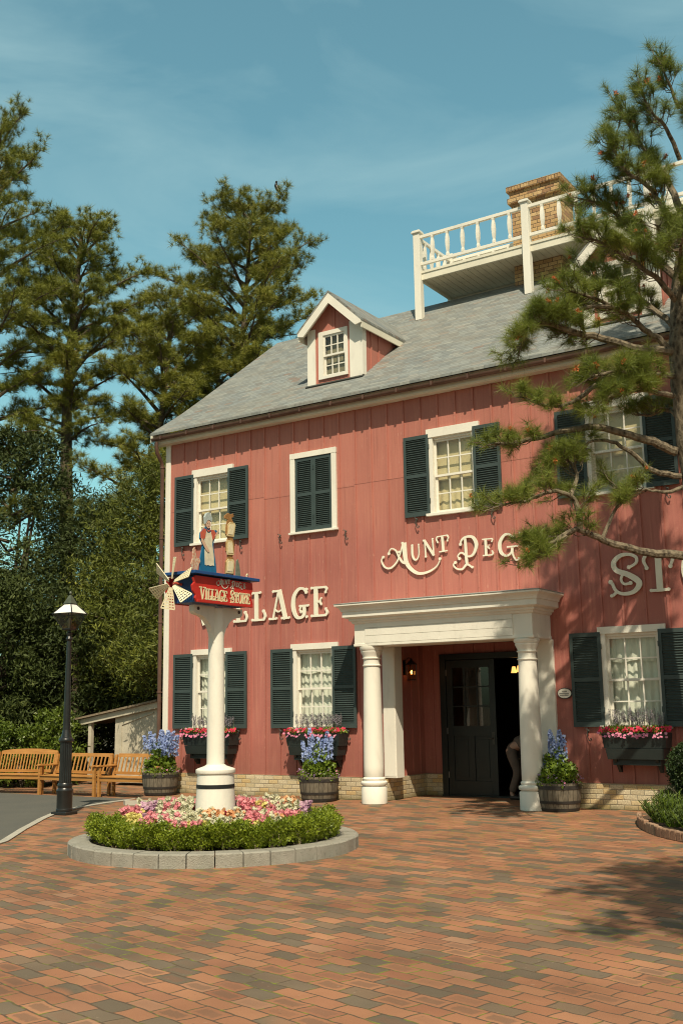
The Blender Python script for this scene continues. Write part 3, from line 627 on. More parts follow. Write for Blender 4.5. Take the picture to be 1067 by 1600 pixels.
# ---- dormers
def dormer(x0, x1, yf, zb, zw, zp, win):
    """front face x0..x1 at y=yf, walls to zw, peak zp"""
    xc = (x0+x1)/2; d = MB(); yb = lambda z: (z-7.86)/.7494-.42+.12
    fn = lambda u, v, e: (u, e, v)
    holes = [win]
    holed(d, x0, x1, zb-.25, zw, yf, yf+.08, holes)
    sl_ = .95; zwt = zp-.075-sl_*(x1-x0)/2; d.prism([(x0, zw), (x1, zw), (x1, zwt), (xc, zp-.075), (x0, zwt)], fn, yf, yf+.08)
    for s_, xx in ((-1, x0), (1, x1)):
        a = xx-.08 if s_ > 0 else xx
        d.prism([(yf+.08, roofz(yf+.08)-.1), (yf+.08, zwt), (yb(zwt), zwt)], lambda u, v, e: (e, u, v), a, a+.08)
        for k in (.30, .62): d.prism([(yf+.06+k, roofz(yf+.06+k)-.03), (yf+.06+k, zwt-.02), (yf+.10+k, zwt-.02), (yf+.10+k, roofz(yf+.1+k)-.03)], lambda u, v, e: (e, u, v), xx-.005 if s_ > 0 else xx-.02, xx+.02 if s_ > 0 else xx+.005)
    d.box(xc-.02, xc+.02, yf-.018, yf+.004, zw+.08, zp-.15)
    dm = part('dormer', d, WALL, store)
    for a, q in ((x0-.02, x0+.19), (x1-.29, x1+.02)): part('corner_board', MB().box(a, q, yf-.028, yf-.001, zb-.02, zwt+.0), white, dm)
    part('corner_board', MB().box(x1+.021, x1+.044, yf-.028, yf+.12, zb+.03, zwt+.0), white, dm)
    # roof slabs, front fascia, side fascia
    ov = .15; ln = (x1-x0)/2+ov; rs = MB(); fs = MB(); sf = MB()
    for s_ in (-1, 1):
        pe = (xc+s_*ln, zp-sl_*ln)
        q = [(xc, zp), pe, (pe[0], pe[1]-.05), (xc, zp-.05)]
        V = []
        for (u, v) in q: V.append((u, yf-.24, v))
        for (u, v) in q: V.append((u, yb(v)+.05, v))
        rs.add(V, [(0, 1, 2, 3), (7, 6, 5, 4), (0, 4, 5, 1), (1, 5, 6, 2), (2, 6, 7, 3), (3, 7, 4, 0)])
        h_ = .235
        fs.prism([(xc, zp-.05), (pe[0]-s_*.01, pe[1]-.045), (pe[0]-s_*.01, pe[1]-.10), (pe[0]-s_*.16, pe[1]-.13), (xc, zp-.05-h_)], fn, yf-.235, yf-.195)
        V = []
        for u, v in ((pe[0]-s_*.01, pe[1]-.045), (pe[0]-s_*.01, pe[1]-.20), (pe[0]-s_*.04, pe[1]-.20), (pe[0]-s_*.04, pe[1]-.045)): V.append((u, yf-.195, v))
        for u, v in ((pe[0]-s_*.01, pe[1]-.045), (pe[0]-s_*.01, pe[1]-.20), (pe[0]-s_*.04, pe[1]-.20), (pe[0]-s_*.04, pe[1]-.045)): V.append((u, yb(v)+.05, v))
        sf.add(V, [(0, 1, 2, 3), (7, 6, 5, 4), (0, 4, 5, 1), (1, 5, 6, 2), (2, 6, 7, 3), (3, 7, 4, 0)])
        sf.prism([(xc, zp-.056), (pe[0]-s_*.04, pe[1]-.056), (pe[0]-s_*.04, pe[1]-.075), (xc, zp-.075)], fn, yf-.194, yf+2.2 if False else yf+.0)
    part('dormer_roof', rs, SLATE, dm); part('dormer_fascia', fs, white, dm); part('side_fascia', sf, white2, dm)
    a, b_, c, e = win; f = MB(); f.box(a-.1, a+.02, yf-.035, yf+.02, c-.06, e+.07).box(b_-.02, b_+.05, yf-.035, yf+.02, c-.06, e+.07).box(a+.02, b_-.02, yf-.036, yf+.02, e-.02, e+.07).box(a+.02, b_-.02, yf-.04, yf+.02, c-.06, c+.0)
    part('window_frame', f, white, dm)
    sash(a+.02, b_-.02, c, e-.02, yf-.01, dm)
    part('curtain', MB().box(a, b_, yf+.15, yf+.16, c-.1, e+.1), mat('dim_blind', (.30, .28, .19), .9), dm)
    fl = MB().beam((x0-.05, yf-.05, zb-.02), (x1+.05, yf-.05, zb-.02), .08, .03, (0, -.6, .8)); part('flashing', fl, mat('dark_flashing', (.05, .055, .05), .6), dm)
dormer(3.42, 4.80, .68, 8.71, 9.80, 10.72, (3.80, 4.41, 8.87, 9.82))
dormer(9.78, 11.16, .68, 8.71, 9.80, 10.72, (10.16, 10.77, 8.87, 9.82))
# ---- chimney
ch = MB().box(6.77, 7.97, 4.42, 5.30, 10.9, 13.56).box(6.70, 8.04, 4.35, 5.37, 13.56, 13.66)
def soldier(z0, z1, o):
    x = 6.77-o
    while x < 7.97+o-.02:
        ch.box(x, min(x+.068, 7.97+o), 4.42-o, 4.50, z0, z1).box(x, min(x+.068, 7.97+o), 5.2, 5.30+o, z0, z1); x += .078
    y = 4.50
    while y < 5.2: ch.box(6.77-o, 6.86, y, min(y+.068, 5.2), z0, z1).box(7.88, 7.97+o, y, min(y+.068, 5.2), z0, z1); y += .078
soldier(13.57, 13.69, .075); ch.box(6.74, 8.00, 4.39, 5.33, 13.66, 13.86); soldier(13.86, 13.99, .09); ch.box(6.80, 7.94, 4.45, 5.27, 13.84, 13.975)
chim = part('chimney', ch, CHIMBR, store)
# ---- roof-walk platform with white railing
PXs = [4.58, 7.42, 10.26, 13.1]; PY0, PY1 = 3.70, 5.42
deck = MB().box(PXs[0]-.04, PXs[-1]+.04, PY0-.02, PY1+.02, 12.08, 12.14).box(PXs[0], PXs[-1], PY0-.0, PY0+.05, 11.92, 12.08).box(PXs[0], PXs[-1], PY1-.05, PY1, 11.92, 12.08).box(PXs[0], PXs[0]+.05, PY0+.05, PY1-.05, 11.92, 12.08).box(PXs[-1]-.05, PXs[-1], PY0+.05, PY1-.05, 11.92, 12.08)
dk = part('roof_walk_deck', deck, white2, store)
pl_ = MB(); x = PXs[0]+.05
while x < PXs[-1]-.1: pl_.box(x, x+.155, PY0+.05, PY1-.05, 11.985, 12.01); x += .165
part('soffit_board', pl_, mat('soffit_boards', (.62, .56, .42), .6, .12, 2.), dk)
part('soffit_backing', MB().box(PXs[0]+.05, PXs[-1]-.05, PY0+.05, PY1-.05, 12.015, 12.03), mat('soffit_gap', (.12, .10, .07), .9), dk)
for x in PXs:
    for y in (PY0, PY1):
        zt = roofz(y if y < 4.57 else 9.14-y)-.05
        p_ = MB().box(x-.085, x+.085, y-.085-.03*0, y+.085, zt, 13.12).box(x-.12, x+.12, y-.12, y+.12, 13.12, 13.16).box(x-.105, x+.105, y-.105, y+.105, 13.16, 13.19)
        part('rail_post', p_, white, dk, bevel=.006)
for a, b_ in zip(PXs, PXs[1:]):
    for y in (PY0, PY1):
        part('rail', MB().box(a+.085, b_-.085, y-.035, y+.035, 12.98, 13.06).box(a+.085, b_-.085, y-.03, y+.03, 12.28, 12.36), white, dk, bevel=.006)
        n = 6
        for i in range(n):
            xx = a+(b_-a)*(i+1)/(n+1)
            bl_ = MB(); bl_.lathe([(.046, 0), (.046, .06), (.034, .10), (.054, .24), (.058, .36), (.052, .46), (.038, .56), (.048, .60), (.048, .62)], (xx, y, 12.36), 4, ph=PI/4)
            part('baluster', bl_, white, dk)
for x in (PXs[0], PXs[-1]):
    part('rail', MB().box(x-.035, x+.035, PY0+.085, PY1-.085, 12.98, 13.06).box(x-.03, x+.03, PY0+.085, PY1-.085, 12.28, 12.36), white, dk, bevel=.006)
    for i in range(4):
        yy = PY0+(PY1-PY0)*(i+1)/5; part('baluster', MB().lathe([(.046, 0), (.046, .06), (.034, .10), (.054, .24), (.058, .36), (.052, .46), (.038, .56), (.048, .60), (.048, .62)], (x, yy, 12.36), 4, ph=PI/4), white, dk)

# ------------------------------------------------------------------ lettering
def smooth_path(pts, n=7):
    if len(pts) < 3: return pts
    P = [np.array(p, float) for p in pts]; P = [2*P[0]-P[1]]+P+[2*P[-1]-P[-2]]; out = []
    for i in range(1, len(P)-2):
        a, b, c, d = P[i-1:i+3]
        for k in range(n):
            t = k/n; out.append(tuple(.5*((2*b)+(-a+c)*t+(2*a-5*b+4*c-d)*t*t+(-a+3*b-3*c+d)*t**3)))
    out.append(tuple(P[-2])); return out
def ribbon(mb, pts, fn, d0, d1, curve=True):
    """pts (u, v, width)"""
    pts = smooth_path(pts) if curve else pts; n = len(pts); Lf = []; Rt = []
    for i in range(n):
        a = pts[max(i-1, 0)]; b = pts[min(i+1, n-1)]; dx, dz = b[0]-a[0], b[1]-a[1]; q = math.hypot(dx, dz) or 1; nx, nz = -dz/q, dx/q; h = pts[i][2]/2
        Lf.append((pts[i][0]+nx*h, pts[i][1]+nz*h)); Rt.append((pts[i][0]-nx*h, pts[i][1]-nz*h))
    vs = [fn(u, v, d) for d in (d0, d1) for u, v in Lf+Rt]; N = 2*n; f = []
    for i in range(n-1):
        f += [(i, i+1, n+i+1, n+i), (N+i, N+n+i, N+n+i+1, N+i+1), (i, N+i, N+i+1, i+1), (n+i, n+i+1, N+n+i+1, N+n+i)]
    f += [(0, n, N+n, N), (n-1, N+n-1, N+2*n-1, 2*n-1)]; mb.add(vs, f)
def disc(mb, u, v, r, fn, d0, d1):
    mb.prism([(u+r*math.cos(2*PI*i/14), v+r*math.sin(2*PI*i/14)) for i in range(14)], fn, d0, d1)
T, t_, s_w = .20, .085, .09
GL = {  # strokes in a unit box; widths relative to the height
 'L': (.62, [[(.34, 0, T), (.34, 1, T)], [(.08, .965, s_w), (.60, .965, s_w)], [(.08, .04, s_w), (.9, .04, s_w)], [(.84, .03, .12), (.93, .16, .12), (.84, .32, .09)]], [(.08, .965, .06), (.60, .965, .06), (.08, .05, .06), (.82, .33, .07)]),
 'I': (.40, [[(.5, 0, T), (.5, 1, T)], [(.12, .965, s_w), (.88, .965, s_w)], [(.12, .04, s_w), (.88, .04, s_w)]], [(.1, .96, .06), (.9, .96, .06), (.1, .045, .06), (.9, .045, .06)]),
 'V': (.86, [[(.18, 1, T), (.52, 0, T*.9)], [(.84, 1, t_), (.54, 0, t_)], [(.0, .965, s_w), (.36, .965, s_w)], [(.68, .965, s_w), (1., .965, s_w)]], [(.0, .96, .055), (.36, .96, .055), (1., .96, .055), (.68, .96, .055)]),
 'A': (.80, [[(.47, 1, t_), (.16, 0, t_)], [(.5, 1, T), (.82, 0, T)], [(.28, .34, .07), (.45, .27, .07), (.68, .34, .07)], [(.02, .04, s_w), (.34, .04, s_w)], [(.64, .04, s_w), (1.0, .04, s_w)], [(.22, .965, s_w), (.56, .965, s_w)]], [(.0, .045, .055), (.34, .045, .055), (.64, .045, .055), (1., .045, .055), (.2, .96, .06)]),
 'G': (.80, [[(.88, .86, .10), (.70, .975, .10), (.42, .95, .14), (.16, .72, .19), (.12, .35, .20), (.30, .06, .15), (.58, .02, .12), (.76, .12, .16), (.78, .38, .16)], [(.52, .40, s_w), (1.0, .40, s_w)], [(.62, .40, .08), (.52, .28, .08), (.6, .2, .09)]], [(.90, .93, .08), (.90, .84, .07), (.53, .40, .055), (1., .40, .055), (.6, .2, .06), (.92, .03, .06)]),
 'E': (.72, [[(.28, 0, T), (.28, 1, T)], [(.04, .96, s_w), (.90, .96, s_w)], [(.84, .96, .10), (.92, .90, .10), (.86, .80, .08)], [(.28, .50, s_w), (.58, .50, s_w)], [(.58, .59, .07), (.53, .5, .10), (.58, .41, .07)], [(.04, .04, s_w), (.90, .04, s_w)], [(.84, .04, .10), (.94, .12, .11), (.86, .24, .08)]], [(.04, .96, .06), (.04, .045, .06), (.86, .79, .055), (.86, .25, .055), (.60, .60, .042), (.60, .40, .042)]),
 'S': (.80, [[(.60, .66, .08), (.80, .76, .09), (.82, .90, .10), (.64, .99, .10), (.38, .98, .13), (.18, .82, .16), (.24, .62, .16), (.58, .48, .18), (.86, .27, .19), (.72, .06, .14), (.42, .01, .11), (.20, .10, .10), (.10, .30, .10)], [(.42, .52, .09), (.36, .37, .08), (.44, .26, .08), (.60, .26, .09)], [(.24, .08, .09), (.10, -.02, .09)]], [(.60, .67, .065), (.06, .33, .075), (.62, .27, .065), (.07, -.02, .055)]),
 'T': (.80, [[(.5, 0, T), (.5, .95, T)], [(.10, .94, s_w), (.90, .94, s_w)], [(.14, .95, .11), (.06, .80, .10), (.14, .62, .08)], [(.86, .95, .11), (.94, .80, .10), (.86, .62, .08)], [(.24, .04, s_w), (.76, .04, s_w)]], [(.14, .61, .065), (.86, .61, .065), (.24, .045, .055), (.76, .045, .055)]),
 'O': (.80, [[(.5, .98, .11), (.22, .84, .17), (.12, .5, .2), (.22, .16, .17), (.5, .02, .11), (.78, .16, .17), (.88, .5, .2), (.78, .84, .17), (.5, .98, .11)]], []),
 'R': (.84, [[(.28, 0, T), (.28, 1, T)], [(.04, .96, s_w), (.28, .96, s_w), (.62, .95, .11), (.82, .74, .17), (.62, .50, .10), (.28, .48, s_w)], [(.55, .50, .14), (.72, .28, .17), (.80, .06, .12), (.96, .08, .09)], [(.04, .04, s_w), (.50, .04, s_w)]], [(.04, .96, .06), (.04, .045, .055), (.50, .045, .055), (.97, .10, .06)]),
 'U': (.72, [[(.2, 1, .17), (.18, .35, .19), (.36, .04, .15), (.62, .06, .12), (.80, .35, .09), (.82, 1, .09)]], [(.2, .98, .10), (.82, .98, .075)]),
 'N': (.78, [[(.2, 0, .10), (.2, 1, .10)], [(.16, 1, .19), (.82, .02, .19)], [(.82, 0, .10), (.82, 1, .10)]], [(.12, .98, .08), (.82, .99, .075), (.2, .02, .08)]),
 "'": (.2, [[(.5, 1, .16), (.45, .72, .04)]], [(.5, .93, .1)]),
}
def glyph(mb, c, u0, v0, w, h, fn, d0, d1, rot=0, bold=1.):
    bold *= .86
    ca, sa = math.cos(rot), math.sin(rot); g_ = GL[c]
    def f2(u, v, d): return fn(u0+u*ca-v*sa, v0+u*sa+v*ca, d)
    k = 0
    for st in g_[1]:
        ribbon(mb, [(p[0]*w, p[1]*h, p[2]*h*bold) for p in st], f2, d0, d1+k, len(st) > 2); k += .0006*(1 if d1 > d0 else -1)
    for (u, v, r) in g_[2]: disc(mb, u*w, v*h, r*h*bold, f2, d0, d1+k); k += .0006*(1 if d1 > d0 else -1)
# 'AUNT PEG'S' in facade coordinates relative to (5.6, 4.25)
def swash(strokes, discs): return strokes, discs
AP = {
 'A': ([[(.535, .64, .13), (.55, .42, .11), (.575, .26, .10), (.66, .13, .085), (.80, .03, .075), (.95, .01, .06), (1.12, .05, .045), (1.25, .13, .03), (1.32, .24, .025)],
        [(.48, .64, .05), (.52, .635, .06)],
        [(.50, .60, .03), (.44, .42, .035), (.36, .27, .04), (.22, .17, .045), (.09, .20, .04), (.02, .32, .03), (.05, .41, .025)],
        [(.60, .23, .05), (.50, .26, .055), (.42, .36, .045), (.35, .50, .035), (.25, .55, .03), (.185, .47, .03)]],
       [(.06, .40, .032), (.19, .455, .034), (1.315, .255, .034), (.42, .47, .03)]),
 'P': ([[(1.86, .62, .055), (1.87, .3, .07), (1.88, .08, .06)], [(1.76, .49, .03), (1.79, .57, .05), (1.88, .62, .05), (2.02, .60, .07), (2.09, .45, .085), (2.02, .28, .06), (1.90, .25, .04), (1.78, .33, .04), (1.70, .28, .03), (1.72, .22, .03)],
        [(1.98, .04, .03), (1.88, .10, .05), (1.78, .02, .045), (1.66, .04, .035), (1.60, .11, .03), (1.63, .16, .025)]], [(1.76, .49, .034), (1.73, .22, .034), (1.64, .155, .034), (1.99, .04, .03)]),
 'G': ([[(2.83, .51, .04), (2.76, .58, .045), (2.66, .57, .065), (2.57, .44, .085), (2.58, .27, .075), (2.68, .19, .05), (2.78, .23, .045), (2.81, .33, .045)], [(2.72, .35, .035), (2.9, .35, .035)], [(2.82, .33, .04), (2.82, .2, .035), (2.87, .1, .03), (2.93, .1, .025)]], [(2.84, .52, .034), (2.72, .35, .02), (2.91, .35, .022), (2.935, .12, .028)]),
}
AP_SM = [('U', .68, .275, .23, .30, .03), ('N', .955, .315, .28, .33, .05), ('T', 1.25, .37, .29, .33, .06), ('E', 2.22, .22, .22, .33, 0), ("'", 2.93, .40, .08, .20, 0), ('S', 3.08, .20, .28, .36, -.02)]
def aunt(fn, d0, d1, emit_fn, sc=1.):
    f2 = lambda u, v, d: fn(u*sc, v*sc, d)
    for ch_, (sts, ds) in AP.items():
        mb = MB(); k = 0
        for s_ in sts: ribbon(mb, [(q[0], q[1], q[2]*.80) for q in s_], f2, d0, d1+k); k += .0006*(1 if d1 > d0 else -1)
        for u, v, r in ds: disc(mb, u, v, r*.84, f2, d0, d1+k); k += .0006*(1 if d1 > d0 else -1)
        emit_fn(mb)
    for c, u, v, w, h, ro in AP_SM:
        mb = MB(); glyph(mb, c, u, v, w, h, f2, d0, d1, ro, .84); emit_fn(mb)
letm = mat('letter_paint', (.78, .75, .62), .45, .05, 4)
ff = lambda x0, z0: (lambda u, v, d: (x0+u, -d, z0+v))
aunt(ff(5.6, 4.25), .026, .052, lambda mb: part('letter', mb, letm, store))
for c, x, w in (('V', .75, .62), ('I', 1.46, .28), ('L', 1.88, .40), ('L', 2.37, .40), ('A', 2.86, .50), ('G', 3.42, .42), ('E', 3.92, .42)):
    mb = MB(); glyph(mb, c, x, 3.57, w, .62, ff(0, 0), .026, .056, 0, .9); part('letter', mb, letm, store)
for c, x, w in (('S', 10.18, .62), ('T', 10.78, .56), ('O', 11.42, .58), ('R', 12.1, .58), ('E', 12.8, .5)):
    mb = MB(); glyph(mb, c, x, 3.58, w, .68, ff(0, 0), .026, .056, 0, .9); part('letter', mb, letm, store)

# ------------------------------------------------------------------ things on the store
def wall_lantern():
    x, y, z = PX0+.17, .75, 2.45; t = thing('wall_lantern', 'black wall lantern with a warm glow on the inner side wall of the porch', 'lantern', (PX0, y, z))
    m_ = MB().box(PX0+.001, PX0+.02, y-.05, y+.05, z-.08, z+.22).tube([(PX0+.01, y, z+.18), (PX0+.1, y, z+.26), (x, y, z+.24)], .008, 6)
    for dx in (-.07, .07):
        for dy in (-.07, .07): m_.beam((x+dx*.8, y+dy*.8, z-.17), (x+dx, y+dy, z+.12), .012, .012)
    m_.box(x-.065, x+.065, y-.065, y+.065, z-.19, z-.17).lathe([(.115, .12), (.115, .13), (.06, .18), (.03, .20), (.02, .24)], (x, y, z), 4, ph=PI/4)
    part('frame', m_, iron, t); part('glass', MB().lathe([(.075, -.17), (.095, .12)], (x, y, z), 4, ph=PI/4, cap=False), glassmat('amber_glass', (.9, .75, .5), .05), t)
    part('flame', MB().ball((x, y, z-.03), .022, 8, 1.8), emit('flame', (1., .45, .12), 9), t)
wall_lantern()
def pendant(x, y, z, lab):
    t = thing('pendant_lamp', lab, 'pendant lamp', (x, y, z), 'lit lamps inside the doorway')
    part('shade', MB().lathe([(.028, .07), (.04, .04), (.05, -.02), (.058, -.06)], (x, y, z), 14, cap=False), emit('amber_shade', (1., .52, .13), 1.5), t, smooth=True)
    part('cord', MB().tube([(x, y, z+.06), (x, y, 3.09)], .005, 6), iron, t)
pendant(7.13, 2.6, 2.46, 'left one of two small amber lamps hanging in the dark doorway'); pendant(7.245, 2.6, 2.475, 'right one of two small amber lamps hanging in the dark doorway')
def plaque():
    x, z = 9.27, 1.935; t = thing('oval_sign', 'small oval white plaque with a dark rim beside the right porch column', 'sign', (x, 0, z))
    def oval(a, b): return [(x+a*math.cos(2*PI*i/28), z+b*math.sin(2*PI*i/28)) for i in range(28)]
    f_ = lambda u, v, d: (u, -d, v)
    part('rim', MB().prism(oval(.135, .095), f_, .026, .040), iron, t); part('face', MB().prism(oval(.122, .082), f_, .040, .044), white, t)
    # the plaque's small lines of writing cannot be read in the photograph: thin relief strokes
    g_ = MB()
    for j, (a, b, zz) in enumerate(((-.045, .045, .03), (-.09, .09, -.005), (-.08, .08, -.035))):
        u = a
        while u < b-.012: g_.box(x+u, x+u+.009, -.0455, -.0438, z+zz-.009, z+zz+.009+.004*(int(u*900) % 2)); u += .0155
    part('inscription', g_, mat('plaque_ink', (.04, .04, .04)), t)
plaque()

# person stooping in the doorway
def skin(name, pts, edges, rad, m, parent, lv=2, root=0):
    me = bpy.data.meshes.new(name); og = origin(parent); me.from_pydata([tuple(Vector(p)-og) for p in pts], edges, []); me.materials.append(m)
    o = link(name, me, parent); sk = o.modifiers.new('Skin', 'SKIN'); sk.use_smooth_shade = True
    lay = me.skin_vertices[0].data if me.skin_vertices else None
    if lay:
        for i, r in enumerate(rad): lay[i].radius = (r, r) if not hasattr(r, '__len__') else r; lay[i].use_root = (i == root)
    su = o.modifiers.new('Sub', 'SUBSURF'); su.levels = lv; su.render_levels = lv; return o
def chain(*ch):
    pts = []; rad = []; ed = []; idx = {}
    for c in ch:
        prev = None
        for p, r in c:
            k = tuple(round(q, 4) for q in p)
            if k not in idx: idx[k] = len(pts); pts.append(p); rad.append(r)
            if prev is not None: ed.append((prev, idx[k]))
            prev = idx[k]
    return pts, ed, rad
def person():
    ox, oy = 7.66, 1.26
    t = thing('person', 'person in beige trousers and a dull brown jacket stooping forward in the shop doorway', 'person', (ox, oy, 0))
    P = lambda x, y, z: (ox+x, oy+y, z)
    skinm = mat('skin_tone', (.42, .26, .19), .5, .05); trs = mat('beige_trousers', (.12, .09, .072), .85, .12, 12); jk = mat('brown_jacket', (.12, .10, .085), .85, .12, 8)
    hip = P(-.02, 0, .96); ch_ = P(.38, 0, 1.10); nk = P(.53, 0, 1.10)
    legs = []
    for s_, kx, fx in ((-1, .13, -.02), (1, .08, -.12)):
        legs.append([(hip, .13), (P(-.02, s_*.10, .90), .105), (P(kx, s_*.12, .50), .065), (P(fx, s_*.13, .10), .042), (P(fx+.04, s_*.13, .045), .04), (P(fx+.18, s_*.14, .03), .03)])
    arms = [[(ch_, .12), (P(.42, s_*.18, 1.08), .06), (P(.50, s_*.23, .83), .043), (P(.66, s_*.17, .63), .03), (P(.71, s_*.15, .57), .028)] for s_ in (-1, 1)]
    body = chain([(hip, .13), (P(.18, 0, 1.05), .125), (ch_, .12), (nk, .055), (P(.58, 0, 1.08), .05), (P(.66, 0, 1.03), .095), (P(.70, 0, .97), .08)], *legs, *arms)
    b_ = skin('body', *body[:2], body[2], skinm, t)
    for s_ in (-1, 1):
        for k, (dy, L_) in enumerate(((-.024, .062), (-.008, .075), (.008, .07), (.024, .055))):
            c = chain([(P(.70, s_*.15+dy*.6, .575), .009), (P(.72, s_*.15+dy, .545), .009), (P(.722+.004*k, s_*.15+dy, .545-L_*.5), .008), (P(.708, s_*.15+dy, .545-L_), .0065)]); skin('finger', *c[:2], c[2], skinm, t, 1)
        c = chain([(P(.70, s_*.15-s_*.022, .59), .011), (P(.69, s_*.15-s_*.05, .56), .010), (P(.69, s_*.15-s_*.055, .53), .008)]); skin('thumb', *c[:2], c[2], skinm, t, 1)
    c = chain([(P(.10, 0, 1.02), .14), (hip, .148), (P(-.02, -.10, .90), .12), (P(.13, -.12, .50), .085), (P(-.01, -.13, .12), .078)], [(hip, .15), (P(-.02, .10, .90), .12), (P(.08, .12, .50), .085), (P(-.11, .13, .12), .078)]); skin('trousers', *c[:2], c[2], trs, t)
    c = chain([(P(.02, 0, .99), .158), (P(.20, 0, 1.06), .16), (ch_, .145), (P(.48, 0, 1.11), .085)], [(ch_, .145), (P(.42, -.18, 1.08), .075), (P(.50, -.23, .83), .06), (P(.64, -.18, .66), .045)], [(ch_, .145), (P(.42, .18, 1.08), .075), (P(.50, .23, .83), .06), (P(.64, .18, .66), .045)]); skin('jacket', *c[:2], c[2], jk, t)
    c = chain([(P(.62, 0, 1.08), .095), (P(.69, 0, 1.055), .085)]); skin('hair', *c[:2], c[2], mat('dark_hair', (.03, .022, .018), .5), t)
    f = MB(); f.ball(P(.745, 0, .975), .016, 6).ball(P(.725, -.035, 1.0), .012, 6).ball(P(.725, .035, 1.0), .012, 6).box(ox+.705, ox+.735, oy-.022, oy+.022, .925, .933)
    part('face', f, skinm, t, smooth=True)
    for s_, fx in ((-1, -.02), (1, -.12)):
        c = chain([(P(fx-.04, s_*.13, .045), .05), (P(fx+.08, s_*.135, .04), .046), (P(fx+.2, s_*.14, .03), .034)]); skin('shoe', *c[:2], c[2], mat('dark_shoe', (.03, .025, .022), .5), t, 1)
person()

# ------------------------------------------------------------------ flowers and foliage kits
lf_green = leafmat('fresh_leaf', (.06, .11, .013), (.18, .26, .025), (.33, .38, .06))
lf_box = leafmat('boxwood_leaf', (.085, .13, .010), (.27, .33, .025), (.45, .46, .06), .25, .45, 3.)
lf_dark = leafmat('dark_leaf', (.012, .030, .010), (.035, .065, .015))
lf_grey = leafmat('grey_leaf', (.12, .15, .09), (.20, .23, .15))
def petalmat(name, a, b, c=None): return leafmat(name, a, b, c, .3, .6, 6.)
blue_p = petalmat('delphinium_petal', (.20, .29, .60), (.44, .54, .80), (.68, .73, .86)); red_p = petalmat('red_petal', (.55, .02, .06), (.75, .04, .10)); pink_p = petalmat('pink_petal', (.75, .16, .34), (.85, .38, .52))
mauve_p = petalmat('mauve_petal', (.25, .15, .30), (.45, .30, .48))
def mixpet(v_n): return v_n
def blossom(k=5, r=1., cup=.25):
    v = [(0, 0, 0)]; f = []
    for i in range(k):
        a = 2*PI*i/k; b = a+2*PI/k*.5; c = a+2*PI/k
        v += [(r*.75*math.cos(a+.08), r*.75*math.sin(a+.08), cup*r*.8), (r*math.cos(b), r*math.sin(b), cup*r), (r*.75*math.cos(c-.08), r*.75*math.sin(c-.08), cup*r*.8)]; o = len(v)-3; f.append((0, o, o+1, o+2))
    return np.array(v), np.array(f)
def scat(n, fn): return np.array([fn() for _ in range(n)])
U_ = random.uniform
def window_box(x0, x1, lab, seedv):
    random.seed(seedv); y1 = -.06; y0 = -.40; t = thing('window_box', lab, 'window box', ((x0+x1)/2, -.05, .75), 'window boxes under the lower windows')
    m_ = MB(); fn = lambda u, v, d: (u, d, v)
    def tray(a, b, c0, c1, z0, z1):
        V = [(a+.025, c0+.03, z0), (b-.025, c0+.03, z0), (b-.025, c1, z0), (a+.025, c1, z0), (a, c0, z1), (b, c0, z1), (b, c1, z1), (a, c1, z1)]
        m_.add(V, [(0, 3, 2, 1), (0, 1, 5, 4), (1, 2, 6, 5), (2, 3, 7, 6), (3, 0, 4, 7), (4, 5, 6, 7)])
    tray(x0, x1, y0, y1, 1.02, 1.26); tray(x0+.05, x1-.05, y0+.015, y1, .84, 1.015)
    part('trough', m_, blackg, t, bevel=.003); part('support_rail', MB().box(x0+.14, x1-.14, y0+.10, y1, .745, .836), blackg, t, bevel=.003)
    for a in (x0+.17, x1-.22):
        br = MB(); br.prism([(y1, .62), (y1, .84), (y0+.06, .84), (y0+.08, .80), (-.2, .72), (-.12, .62)], lambda u, v, d: (d, u, v), a, a+.05); part('bracket', br, blackg, t)
    for s_ in range(0): pass
    V1 = scat(120, lambda: (U_(x0+.02, x1-.02), U_(y0, y1-.05), 1.25+U_(0, .09)))
    lc = leaf_cluster(7, .05, .055, .028); a = inst(*lc, V1, scat(120, lambda: (U_(-.3, .3), U_(-.6, .1), 1)), 1.); npmesh('foliage', *a, lf_green, t)
    bl_ = blossom()
    for m2, cnt, off in ((red_p, 150, 0), (pink_p, 60, 1)):
        def pos():
            u = U_(0, 1); x = x0-.03+(x1-x0+.08)*u; clump = .5+.5*math.sin(x*9+seedv)
            if off and random.random() < .75: return (x, y0-.03+U_(-.04, .02), 1.19+U_(0, .08))
            return (x, U_(y0-.02, y1-.1), 1.29+U_(0, .07))
        npmesh('petunia_flowers', *inst(*bl_, scat(cnt, pos), scat(cnt, lambda: (U_(-.4, .6), -1+U_(-.2, .5), U_(.1, 1.2))), RNG.uniform(.020, .034, cnt)), m2, t)
    # lavender spikes at the back
    P_ = scat(110, lambda: (U_(x0+.1, x1-.1), U_(-.24, -.09), 1.28)); hh = RNG.uniform(.18, .40, 110); sv = []; st = MB()
    for p, h in zip(P_, hh):
        dx, dy = U_(-.05, .05), U_(-.05, .02); st.tube([p, (p[0]+dx, p[1]+dy, p[2]+h)], .0028, 3, cap=False)
        for k in range(7): q = .62+.4*k/7; sv.append((p[0]+dx*q, p[1]+dy*q, p[2]+h*q))
    part('stems', st, lf_grey, t); npmesh('lavender_flowers', *inst(*leaf_cluster(4, .008, .022, .012), np.array(sv), scat(len(sv), lambda: (U_(-1, 1), U_(-1, 1), .6)), 1.), leafmat('lavender_petal', (.20, .17, .24), (.42, .38, .42), (.75, .72, .66), .3, .6, 2.), t)
window_box(.78, 2.06, 'dark green window box of red petunias under the left window, behind the sign post', 1)
window_box(3.50, 4.78, 'dark green window box of red petunias beside the left porch column', 2)
window_box(10.02, 11.10, 'shaded dark green window box of red and pink petunias right of the porch', 3)

